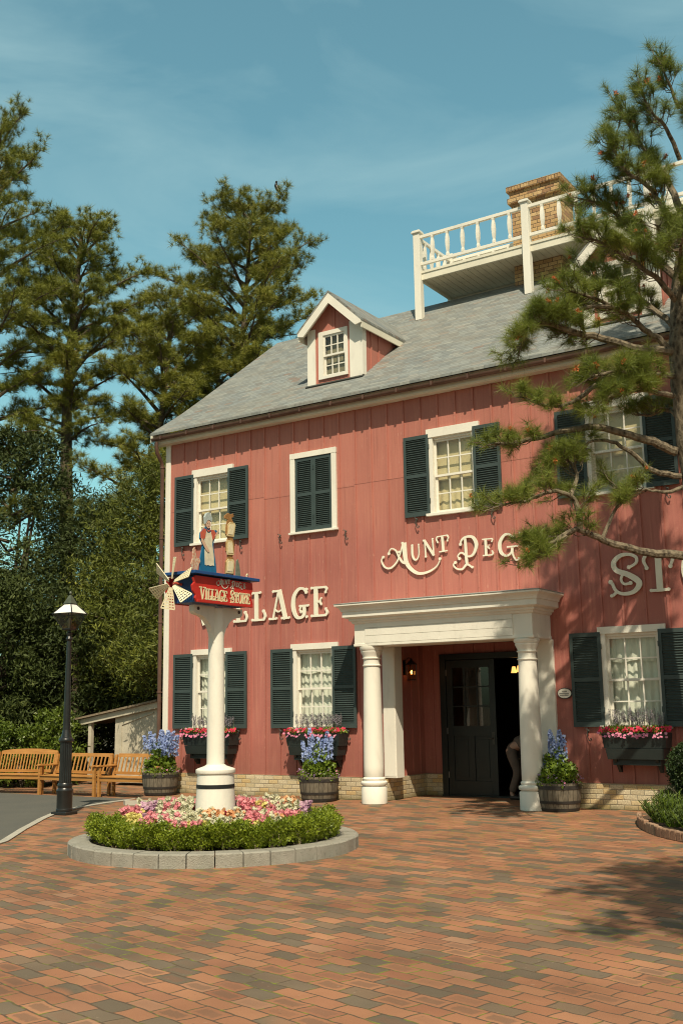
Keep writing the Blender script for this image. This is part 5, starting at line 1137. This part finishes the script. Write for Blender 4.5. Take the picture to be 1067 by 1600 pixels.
# ------------------------------------------------------------------ trees
pine_near = leafmat('pine_needle_near', (0.095, 0.140, 0.025), (0.246, 0.291, 0.050), (0.426, 0.403, 0.123), .28, .42, 1.6)
pine_far = leafmat('pine_needle_far', (0.086, 0.113, 0.017), (0.262, 0.276, 0.039), (0.455, 0.386, 0.076), .15, .5, .45)
pine_brown = leafmat('pine_needle_olive', (0.095, 0.119, 0.018), (0.290, 0.290, 0.043), (0.486, 0.392, 0.088), .15, .5, .5)
yew = leafmat('yew_leaf', (.028, .046, .007), (.145, .165, .020), (.31, .31, .045), .12, .6, .35)
dark_ever = leafmat('broadleaf_evergreen', (0.016, 0.031, 0.008), (0.065, 0.088, 0.017), (0.169, 0.182, 0.046), .12, .7, .4)
lightbush = leafmat('bush_leaf', (.045, .085, .012), (.15, .20, .025), (.28, .32, .07), .22, .42, 1.2)
cone_m = mat('orange_pine_buds', (.52, .15, .045), .7, .35, 40)
def perp(d):
    x = Vector(d).cross(Vector((0, 0, 1)))
    return x.normalized() if x.length > 1e-3 else Vector((1, 0, 0))
def along(pts, t):
    seg = [(Vector(b)-Vector(a)).length for a, b in zip(pts, pts[1:])]; L = sum(seg)*t; i = 0
    while i < len(seg)-1 and L > seg[i]: L -= seg[i]; i += 1
    a, b = Vector(pts[i]), Vector(pts[i+1]); return a.lerp(b, min(1, L/max(seg[i], 1e-6))), (b-a).normalized()
PT0 = [(11.99, -2.07, 0.16), (12.05, -2.02, 1.72), (12.12, -1.98, 3.58), (12.16, -1.95, 4.93), (12.2, -1.93, 6.12), (12.22, -1.92, 7.14), (12.27, -1.82, 8.41), (12.4, -1.8, 9.67), (12.43, -1.84, 10.96), (12.48, -1.74, 12.34), (12.6, -1.66, 13.74)]
PB = [
 ([(10.85, -3.56, 4.11), (10.69, -3.73, 4.01), (10.56, -3.87, 3.97), (10.41, -3.99, 3.97)], 6, .18, .4),
 ( [(12.05, -2.02, 5.46), (11.8, -2.31, 5.6), (11.56, -2.59, 5.68), (11.18, -3.02, 5.78), (10.86, -3.35, 5.71), (10.6, -3.58, 5.61), (10.24, -3.93, 5.5), (9.99, -4.16, 5.47)] , 9 , 0.35 , 0.72 ),
 ( [(12.08, -2.01, 5.08), (11.78, -2.33, 5.16), (11.54, -2.6, 5.43), (11.31, -2.75, 5.59), (11.09, -2.96, 5.58), (10.95, -3.11, 5.46)] , 3 , 0.25 , 0.8 ),
 ( [(12.04, -2.03, 3.89), (11.63, -2.42, 3.93), (11.29, -2.83, 4.03), (11.08, -3.15, 4.15), (10.93, -3.37, 4.22), (10.81, -3.56, 4.13), (10.59, -3.77, 3.89), (10.41, -3.94, 3.76)] , 14 , 0.45 , 0.55 ),
 ( [(10.96, -3.32, 4.2), (10.98, -3.39, 4.47), (10.92, -3.49, 4.7), (10.72, -3.74, 4.75), (10.43, -3.99, 4.61), (10.14, -4.24, 4.54)] , 16 , 0.4 , 0.15 ),
 ( [(10.92, -3.49, 4.7), (10.96, -3.34, 5.05), (10.82, -3.44, 5.29), (10.58, -3.6, 5.1)] , 14 , 0.38 , 0.3 ),
 ( [(11.16, -2.97, 4.13), (11.33, -2.86, 4.51), (11.43, -2.8, 4.79), (11.37, -2.89, 4.88)] , 6 , 0.35 , 0.4 ),
 ( [(12.17, -1.94, 6.93), (11.97, -2.2, 7.21), (11.81, -2.42, 7.33), (11.69, -2.62, 7.5), (11.49, -2.88, 7.64), (11.21, -3.18, 7.77), (10.95, -3.41, 7.86)] , 22 , 0.45 , 0.35 ),
 ( [(12.16, -1.95, 7.05), (11.78, -2.56, 6.99), (11.38, -3.07, 7.1), (11.02, -3.42, 7.19), (10.73, -3.68, 7.31), (10.53, -3.81, 7.2), (10.39, -3.84, 6.92)] , 24 , 0.4 , 0.5 ),
 ( [(11.49, -2.88, 7.64), (11.24, -3.16, 7.59), (10.95, -3.47, 7.46), (10.67, -3.78, 7.28)] , 12 , 0.35 , 0.2 ),
 ( [(12.15, -1.96, 6.63), (11.87, -2.62, 6.56), (11.57, -3.18, 6.52), (11.29, -3.48, 6.4)] , 26 , 0.42 , 0.2 ),
 ( [(12.08, -2.12, 6.3), (11.81, -2.78, 6.29), (11.48, -3.24, 6.14), (11.31, -3.47, 5.92)] , 18 , 0.36 , 0.25 ),
 ( [(11.33, -3.34, 6.33), (11.05, -3.53, 6.07), (10.73, -3.73, 6.02), (10.4, -3.95, 6.16)] , 7 , 0.22 , 0.4 ),
 ( [(12.24, -1.9, 7.76), (12.06, -2.26, 8.1), (11.78, -2.57, 8.37), (11.5, -2.87, 8.6), (11.2, -3.13, 8.74)] , 26 , 0.45 , 0.25 ),
 ( [(12.28, -1.87, 8.17), (11.88, -1.9, 8.69), (11.54, -2.0, 9.28), (11.2, -2.17, 9.64), (10.91, -2.36, 9.76)] , 24 , 0.42 , 0.3 ),
 ( [(12.32, -1.85, 8.81), (12.23, -2.26, 9.2), (12.04, -2.51, 9.58), (11.78, -2.74, 9.83), (11.64, -2.84, 10.26)] , 24 , 0.4 , 0.3 ),
 ( [(12.35, -1.83, 9.34), (12.1, -1.63, 10.04), (11.84, -1.69, 10.55), (11.64, -1.81, 11.01), (11.49, -1.92, 11.35)] , 18 , 0.38 , 0.35 ),
 ( [(12.39, -1.8, 10.21), (12.29, -2.11, 10.65), (12.12, -2.34, 10.93), (12.02, -2.41, 11.26)] , 10 , 0.34 , 0.4 ),
 ( [(12.42, -1.78, 11.1), (12.35, -1.95, 11.49), (12.24, -2.02, 11.88)] , 8 , 0.3 , 0.3 ),
 ( [(12.23, -1.91, 7.34), (11.85, -1.68, 7.81), (11.44, -1.59, 8.25), (11.04, -1.61, 8.56), (10.75, -1.69, 8.72)] , 20 , 0.45 , 0.3 ),
 ( [(12.16, -1.95, 5.92), (11.85, -1.68, 6.24), (11.53, -1.65, 6.19), (11.29, -1.69, 6.33)] , 8 , 0.35 , 0.3 ),
 ( [(12.13, -1.97, 4.93), (11.95, -2.33, 4.8), (11.74, -2.59, 4.83), (11.6, -2.74, 4.78)] , 4 , 0.3 , 0.7 ),
]
PT = [Vector(p)+Vector((d_*.84, d_*.54, 0)) for p, d_ in zip(PT0, (.34, .30, .24, .14, .03, 0, .06, .22, .30, .32, .4))]
def near_pine():
    global PT
    PT = [tuple(p) for p in PT]
    random.seed(44); t = thing('pine_tree', 'large pine in the foreground right, long branches reaching across the store wall', 'tree', tuple(PT[0][:2])+(0,))
    rad = [.24, .225, .215, .21, .20, .185, .165, .14, .11, .085, .06]
    P0 = [Vector(p) for p in PT]; P0[0].z = -.05
    P0 = P0[:10]; P0[9].z = 11.7; rad = rad[:10]; sm = [Vector(p) for p in smooth_path([tuple(p) for p in P0], 5)]; rr = list(np.interp(np.linspace(0, 9, len(sm)), range(10), rad))
    rr = [r*(1+U_(-.05, .05)) for r in rr]
    part('trunk', MB().tube(sm, rr, 18), BARK, t, smooth=True)
    br = MB(); tw = MB(); tp = []; td = []
    extra = []
    for k in range(17):   # the limbs on the far side, right and towards the camera
        z = U_(6.4, 11.4); a = U_(-1.5, 1.35); L_ = (2.5-(z-6)*.20)*U_(.65, 1.1); d = Vector((math.cos(a), math.sin(a)*.9, .12)); b, _ = along(PT, min(.98, (z-.2)/12.4)); s = perp(d)*U_(-.2, .2)
        extra.append(([tuple(b), tuple(b+d*L_*.4+s), tuple(b+d*L_*.75+s*1.6+Vector((0, 0, -.05))), tuple(b+d*L_+s*1.8+Vector((0, 0, -.1)))], 9, .45, .3))
    for pts, n, L_, s0 in PB+extra:
        n = int(n)
        sp = [Vector(p) for p in smooth_path([tuple(p) for p in pts], 4)]; tot = sum((b-a).length for a, b in zip(sp, sp[1:])); r0 = .014+.020*tot
        sp = [p+Vector((U_(-1, 1), U_(-1, 1), U_(-1, 1)))*.012 for p in sp]
        br.tube(sp, [r0*(1-.72*i/(len(sp)-1)) for i in range(len(sp))], 8)
        n = int(n*2.3)
        for i in range(n):
            f = s0+(1-s0)*((i+U_(0, 1))/n) if i < n-1 else 1.; b, d = along(sp, f)
            side = (perp(d)*random.choice((-1, 1))+Vector((U_(-.5, .5), U_(-.5, .5), U_(-.35, .65)))).normalized()
            dd = (d*.75+side*(.95 if i < n-1 else .12)).normalized(); l = L_*U_(.5, 1.1); e = b+dd*l+Vector((0, 0, .06)); m_ = b+dd*l*.5+Vector((U_(-.03, .03), U_(-.03, .03), -.03))
            tw.tube([b, m_, e], [.009, .0065, .0045], 5)
            td.append((e-m_).normalized()+Vector((0, 0, .35))); tp.append(e)
            for q in range(random.choice((2, 3, 3, 4))):
                g_ = U_(.35, .9); bb = b.lerp(e, g_); d2 = (dd+Vector((U_(-1, 1), U_(-1, 1), U_(-.3, 1.1)))*.9).normalized(); e2 = bb+d2*U_(.07, .2); tw.tube([bb, e2], [.006, .004], 4); tp.append(e2); td.append(d2+Vector((0, 0, .3)))
    part('branches', br, BARK, t, smooth=True); part('twigs', tw, BARK, t)
    tp = np.array([tuple(p) for p in tp]); td = np.array([tuple(p) for p in td]); n = len(tp); idx = RNG.permutation(n); out = []
    for k in range(4):
        j = idx[k::4]; out.append(inst(*needle_tuft(52, .205, .0046, .30, .5), tp[j], td[j], RNG.uniform(.75, 1.12, len(j))))
    npmesh('needles', *merge(out), pine_near, t)
    # orange bud clusters at the shoot tips: each cluster is a part
    cl = leaf_cluster(26, .022, .035, .016); vis = [i for i in range(n) if tp[i][0] < 12.4 and tp[i][2] < 12.3]
    random.shuffle(vis); me = None
    for i in vis[:95]:
        if me is None:
            o = npmesh('bud_cluster', *inst(*merge([cl, leaf_cluster(10, .012, .05, .012)]), np.zeros((1, 3)), np.array([[0, 0, 1.]]), 1.), cone_m); me = o.data
        else: o = link('bud_cluster', me)
        o.parent = t; o.location = Vector(tp[i])+Vector(td[i]).normalized()*.03-origin(t); o.rotation_euler = (U_(-.5, .5), U_(-.5, .5), U_(0, 6)); s = U_(.7, 1.35); o.scale = (s, s, s)
near_pine()

def far_pine(lab, x, y, H_, zc, Rm, seedv, m_, lean=(0, 0), nb=46, dens=1., tw_=.011, thick=.26, shape=.55, group='tall pines behind the store'):
    random.seed(seedv); t = thing('pine_tree', lab, 'tree', (x, y, 0), group)
    tr = [Vector((x+lean[0]*q+.18*math.sin(q*7+seedv), y+lean[1]*q+.18*math.cos(q*6), H_*q*.97)) for q in [i/10 for i in range(11)]]
    part('trunk', MB().tube(tr, [thick*(1-.8*i/10) for i in range(11)], 10), BARK2, t, smooth=True)
    br = MB(); tp = []; td = []
    for k in range(nb):
        q = (k+U_(0, 1))/nb; z = zc+(H_-zc)*(q**.9)*.97; b, _ = along(tr, z/(H_*.97)); a = k*2.4+U_(-.5, .5)
        prof = (1-q**3.2)**.5*(.62+.38*min(1, q*3.5))*(1-.18*q); L_ = Rm*prof*U_(.55, 1.12)+.25
        d = Vector((math.cos(a), math.sin(a), U_(.05, .5)+q*.7)).normalized(); bend = perp(d)*U_(-.25, .25)*L_; drop = Vector((0, 0, -.10*L_))
        pts = [b, b+d*L_*.4+bend*.5, b+d*L_*.75+bend+drop*.4, b+d*L_+bend*1.1+drop]
        br.tube(pts, [.035+.014*L_, .028+.008*L_, .02, .010], 6)
        ns = max(4, int(L_*5.0*dens))
        for i in range(ns):
            f = .28+.72*(i+U_(0, 1))/ns if i < ns-1 else 1.; c, dd = along(pts, f); sd = (perp(dd)*random.choice((-1, 1))*U_(.4, 1)+Vector((0, 0, U_(-.1, .8)))+dd*.6).normalized(); l = U_(.25, .75)*(1.1-.35*f); e = c+sd*l
            br.tube([c, e], [.012, .006], 3, cap=False)
            for _ in range(random.choice((5, 6, 7))):
                o_ = Vector((U_(-1, 1), U_(-1, 1), U_(-.35, .7)))*.25; tp.append(tuple(e+o_)); v = (sd*.5+o_*2.2+Vector((0, 0, .55))); td.append(tuple(v))
    part('branches', br, BARK2, t)
    tp = np.array(tp); td = np.array(td); out = []; idx = RNG.permutation(len(tp))
    for k in range(3):
        j = idx[k::3]; out.append(inst(*needle_tuft(44, .24, tw_, .25, .5), tp[j], td[j], RNG.uniform(.8, 1.25, len(j))))
    npmesh('needles', *merge(out), m_, t); return tp
far_pine('tall pine at the left edge of the view, only its right side in frame', -12.3, 4.1, 22.3, 7.5, 3.3, 61, pine_far, (.4, 0), 54)
far_pine('pine with a clear bare trunk between the left edge pine and the olive pines', -11.1, 6.9, 19.0, 10.6, 3.2, 62, pine_far, (.2, 0), 50, 1.1, thick=.36)
TP = far_pine('tallest pine directly left of the dormer, a crow in its top', -6.6, 11.1, 20.1, 8.0, 3.9, 63, pine_brown, (-.1, 0), 74, 1.1, shape=.42)
far_pine('lower olive-brown pine rising above the left end of the store roof', -7.9, 8.0, 15.6, 5.5, 2.9, 64, pine_brown, (.1, 0), 48, 1.2)

def evergreen(lab, x, y, zb, H_, rx, ry, seedv, m_, n=5200, leaf=(.16, .050), cat='tree', name='evergreen_tree', group='dense evergreens behind the benches', lobes=46, trunk=.16, droop=0., k=8, cr=.16, extra=()):
    random.seed(seedv); t = thing(name, lab, cat, (x, y, 0), group); st = MB()
    for _ in range(4):
        a = U_(0, 6.28); st.tube([(x, y, -.05), (x+.2*math.cos(a), y+.2*math.sin(a), H_*.3), (x+rx*.35*math.cos(a), y+ry*.35*math.sin(a), H_*.75)], [trunk, trunk*.7, trunk*.2], 7)
    P_ = []; D_ = []; lb = []
    for i in range(lobes):
        q = (i+.5)/lobes; z = zb+(H_-zb)*q; rr = (1-((q-.42)/.60)**2)**.5 if abs(q-.42) < .6 else .05; a = i*2.4+U_(-.4, .4); f = U_(.55, .92); c = Vector((x+rx*rr*f*math.cos(a), y+ry*rr*f*math.sin(a), z)); s_ = U_(.22, .42)*min(rx, ry)*(.6+.5*rr); lb.append((c, s_))
        st.tube([(x, y, max(.2, z-.8*s_)), tuple(c)], [trunk*.35, trunk*.1], 4, cap=False)
    lb += [(Vector(e[:3]), e[3]) for e in extra]; lobes = len(lb)
    for e in extra: st.tube([(x, y, e[2]-.2), ((x+e[0])/2, (y+e[1])/2, e[2]+.3), tuple(e[:3])], [.07, .05, .02], 5, cap=False)
    for j in range(n):
        c, s_ = lb[j % lobes]; d = Vector((random.gauss(0, 1), random.gauss(0, 1), random.gauss(0, 1)*.9+.15)).normalized(); r = s_*(U_(.35, 1)**.45)*(1+.25*math.sin(d.x*7+c.x*5)+.18*math.sin(d.z*9+c.z*4))
        p = c+d*r*Vector((1, 1, .8)).length/1.6; p = c+Vector((d.x*r, d.y*r, d.z*r*.75)); P_.append(tuple(p)); D_.append((d.x, d.y, d.z*.6+.25-droop))
    P_ = np.array(P_); D_ = np.array(D_); part('stems', st, BARK2, t)
    out = []; idx = RNG.permutation(n)
    for q in range(3): j = idx[q::3]; out.append(inst(*leaf_cluster(k, cr, leaf[0], leaf[1]), P_[j], D_[j], RNG.uniform(.7, 1.25, len(j))))
    npmesh('foliage', *merge(out), m_, t); return t
far_pine('olive-brown pine partly hidden behind the tallest pine and the roof', -7.0, 13.2, 14.6, 6.0, 2.8, 65, pine_brown, (.1, 0), 42, 1.0)
far_pine('olive pine filling the gap between the tallest pine and the lower pine', -7.1, 9.9, 14.8, 5.5, 2.7, 66, pine_brown, (.1, 0), 46, 1.1)
evergreen('yellow-green broadleaf tree between the olive pines and the roof edge', -6.2, 9.0, 6.0, 11.6, 1.9, 1.7, 78, yew, 3600, (.12, .05), lobes=30)
evergreen('tall dark broadleaf evergreen at the far left behind the lamp', -10.9, 4.4, .3, 10.6, 3.1, 2.6, 71, dark_ever, 6500)
evergreen('medium dark evergreen behind the lamp lantern', -8.0, 5.2, .3, 8.1, 2.3, 2.2, 72, dark_ever, 5600, (.14, .035))
evergreen('dense yellow-green yew against the left corner of the store', -4.7, 5.0, 2.1, 8.6, 2.4, 2.9, 73, yew, 8200, (.14, .032), droop=.7, extra=[(-2.2, 1.6, 3.3, .7), (-1.6, 1.2, 4.0, .7), (-2.9, 1.9, 3.9, .75), (-1.2, 1.0, 3.1, .55), (-1.9, 1.2, 2.75, .45), (-3.4, 2.4, 3.2, .7), (-1.5, 1.6, 5.0, .8), (-2.6, 2.2, 4.9, .9)])
evergreen('shaded dark evergreen low behind the lean-to shed', -5.3, 5.3, 1.2, 5.2, 2.6, 1.4, 74, dark_ever, 4200)
evergreen('dark evergreen in shade at the left edge behind the bush', -9.0, 2.2, .2, 5.6, 2.6, 1.6, 75, dark_ever, 5200)
evergreen('shaded evergreen between the shed and the left bushes', -7.1, 4.0, .2, 5.0, 1.7, 1.2, 77, dark_ever, 3600)
for i, (x, y, h, r, l) in enumerate(((-6.6, .35, 1.55, 1.0, 'leafy lit bush at the left edge behind the farthest bench'), (-5.35, .55, 1.35, .85, 'leafy lit bush behind the back slats of the farthest bench'), (-5.2, 1.45, 1.75, .7, 'taller bush beside the open bay of the shed'), (-7.9, 1.1, 2.0, 1.1, 'taller bush at the far left edge behind the lit bush'))):
    evergreen(l, x, y, .1, h, r, r*.85, 80+i, lightbush, 1500, (.085, .042), 'bush', 'leafy_bush', 'bushes behind the benches', 22, .03, 0, 8, .07)

# crow
def crow():
    c = Vector(CROW)
    t = thing('crow', 'black crow perched on the top of the tallest pine', 'bird', tuple(c)); bm_ = mat('black_feathers', (.008, .008, .010), .4)
    P = lambda x, y, z: tuple(c+Vector((x, y, z)))
    q = chain([(P(.20, -.04, -.17), .018), (P(.12, -.02, -.07), .035), (P(.05, 0, .02), .075), (P(0, 0, .12), .085), (P(-.03, .0, .22), .062), (P(-.02, 0, .29), .040), (P(-.01, 0, .345), .048), (P(.03, -.01, .36), .032)])
    skin('body', *q[:2], q[2], bm_, t, 2, 3); part('beak', MB().lathe([(.020, 0), (.014, .03), (.003, .075)], (0, 0, 0), 8), bm_, t, smooth=True).matrix_basis = Matrix.Translation((.05, -.015, .362)) @ Matrix.Rotation(R(100), 4, 'Y')
    tl = MB().add([P(.10, -.05, -.02), P(.14, .03, -.03), P(.30, .02, -.30), P(.26, -.08, -.31), P(.11, -.06, -.04), P(.15, .02, -.05), P(.31, .01, -.31), P(.27, -.09, -.32)], [(0, 1, 2, 3), (7, 6, 5, 4), (0, 4, 5, 1), (1, 5, 6, 2), (2, 6, 7, 3), (3, 7, 4, 0)]); part('tail', tl, bm_, t)
    part('foot', MB().tube([P(.02, -.03, .04), P(.02, -.03, -.08)], .007, 5), bm_, t); part('foot', MB().tube([P(.02, .03, .04), P(.02, .03, -.08)], .007, 5), bm_, t)
CROW = tuple(max((p for p in TP if -6.15 < p[0] < -5.45), key=lambda p: p[2])); CROW = (CROW[0], CROW[1], CROW[2]+.16)
# overhead wires
for i, (z0, z1, lb) in enumerate(((14.23, 14.9, 'upper of two thin overhead wires crossing the gap in the pines'), (13.8, 14.35, 'lower of two thin overhead wires crossing the gap in the pines'))):
    pts = [(-40+36*k/24, -10+(23.7+0)*k/24, z0-1.2+ (z1-z0+2.4)*k/24 - .9*math.sin(PI*k/24)) for k in range(25)]
    o = part('overhead_wire', MB().tube(pts, .016, 5), mat('wire_black', (.02, .02, .02), .6), None, smooth=True); tag(o, lb, 'wire', 'overhead wires')

# ------------------------------------------------------------------ right-hand planting bed
def edge_bed():
    path = [(10.98, -1.55), (11.12, -2.0), (11.35, -2.55), (11.68, -3.12), (12.1, -3.62), (12.6, -3.98), (13.3, -4.2), (14.2, -4.1), (14.9, -3.5), (15.2, -2.4)]
    t = thing('brick_edged_bed', 'low planting bed edged with upright weathered bricks at the right edge', 'garden bed', (12.5, -2.4, 0))
    sp = smooth_path(path, 14); m_ = MB(); acc = 0; last = sp[0]
    L_ = [0]
    for a, b in zip(sp, sp[1:]): L_.append(L_[-1]+math.dist(a, b))
    s = 0
    while s < L_[-1]-.13:
        x0 = np.interp(s, L_, [p[0] for p in sp]); y0 = np.interp(s, L_, [p[1] for p in sp]); x1 = np.interp(s+.115, L_, [p[0] for p in sp]); y1 = np.interp(s+.115, L_, [p[1] for p in sp])
        h = .135+U_(-.02, .015); m_.beam((x0, y0, h/2-.02), (x1, y1, h/2-.02), .075, h+.04, (0, U_(-.06, .06), 1)); s += .125
    part('edging_bricks', m_, brick_mat('edging_brick', [(.28, .16, .10), (.36, .24, .16), (.24, .15, .10), (.33, .19, .12)], (.12, .09, .06), .125, 5., moss=False), t, bevel=.008)
    bm = bmesh.new(); bm.faces.new([bm.verts.new((x+.04, y+.02, .07)) for x, y in sp]+[bm.verts.new((15.2, -.05, .07)), bm.verts.new((11.2, -.05, .07))]); bmesh.ops.triangulate(bm, faces=list(bm.faces)); bmesh.ops.recalc_face_normals(bm, faces=bm.faces)
    for v in bm.verts: v.co -= origin(t)
    me = bpy.data.meshes.new('soil'); bm.to_mesh(me); bm.free(); me.materials.append(mat('bed_soil', (.075, .05, .03))); link('soil', me, t)
edge_bed()
topi = leafmat('topiary_leaf', (.010, .022, .007), (.03, .055, .012), (.07, .10, .03), .1, .5, 3.)
def topiary():
    x, y = 11.95, -1.95; random.seed(5); t = thing('topiary_ball', 'dark green clipped topiary ball at the right edge', 'topiary', (x, y, .05)); n = 1500; d = RNG.normal(size=(n, 3)); d /= np.linalg.norm(d, axis=1, keepdims=True)
    P_ = np.array([x, y, .80])+d*RNG.uniform(.30, .385, (n, 1))*np.array([1, 1, 1.02]); npmesh('foliage', *inst(*leaf_cluster(8, .025, .038, .018), P_, d, 1.), topi, t)
    part('core', MB().ball((x, y, .80), .30, 14), topi, t, smooth=True); part('stem', MB().tube([(x, y, .03), (x+.02, y, .5)], .03, 8), BARK2, t)
topiary()
def leafy(lab, x, y, h, r, seedv, n=64, m_=None):
    random.seed(seedv); t = thing('bedding_plant', lab, 'plant', (x, y, .06), 'leafy plants in the brick-edged bed'); st = MB(); P_ = []; D_ = []
    for i in range(n):
        a = U_(0, 6.28); q = math.sqrt(random.random()); ex, ey, ez = x+r*q*math.cos(a), y+r*q*math.sin(a), .07+h*(1-.45*q*q)*U_(.75, 1.1); st.tube([(x+.3*r*q*math.cos(a), y+.3*r*q*math.sin(a), .06), (ex, ey, ez)], .005, 4, cap=False)
        for k in range(16):
            f = U_(.15, 1); b = U_(0, 6.28); P_.append((x+(ex-x)*(.3+.7*f), y+(ey-y)*(.3+.7*f), .07+(ez-.07)*f)); D_.append((math.cos(b), math.sin(b), .9))
    part('stems', st, lf_green, t); one = (np.array([(0, 0, 0), (.007, 0, .03), (0, .003, .075), (-.007, 0, .03)]), np.array([(0, 1, 2, 3)]))
    npmesh('leaves', *inst(*one, np.array(P_), np.array(D_), RNG.uniform(.7, 1.3, len(P_))), m_ or leafmat('lance_leaf', (.05, .085, .02), (.13, .18, .045), (.22, .27, .09), .2, .45, 3.), t)
for i, (x, y, h, r, l) in enumerate(((11.52, -2.25, .42, .30, 'leafy lance-leaved plant at the left tip of the brick-edged bed'), (11.85, -2.75, .50, .30, 'tall leafy plant in front of the topiary ball'), (12.2, -3.1, .42, .32, 'leafy plant at the right frame edge in the brick-edged bed'), (11.62, -1.75, .5, .26, 'leafy plant against the wall side of the topiary ball'), (12.4, -2.4, .45, .3, 'leafy plant right of the topiary ball'))): leafy(l, x, y, h, r, 100+i)
# a second garden pine just outside the view on the right: its shadow falls on the paving
far_pine('pine standing right of the frame, casting shade on the paving', 17.9, -12.6, 9.0, 4.6, 2.0, 91, pine_near, (-.1, .1), 44, 1.3, .012, .16, .5, None)
crow()
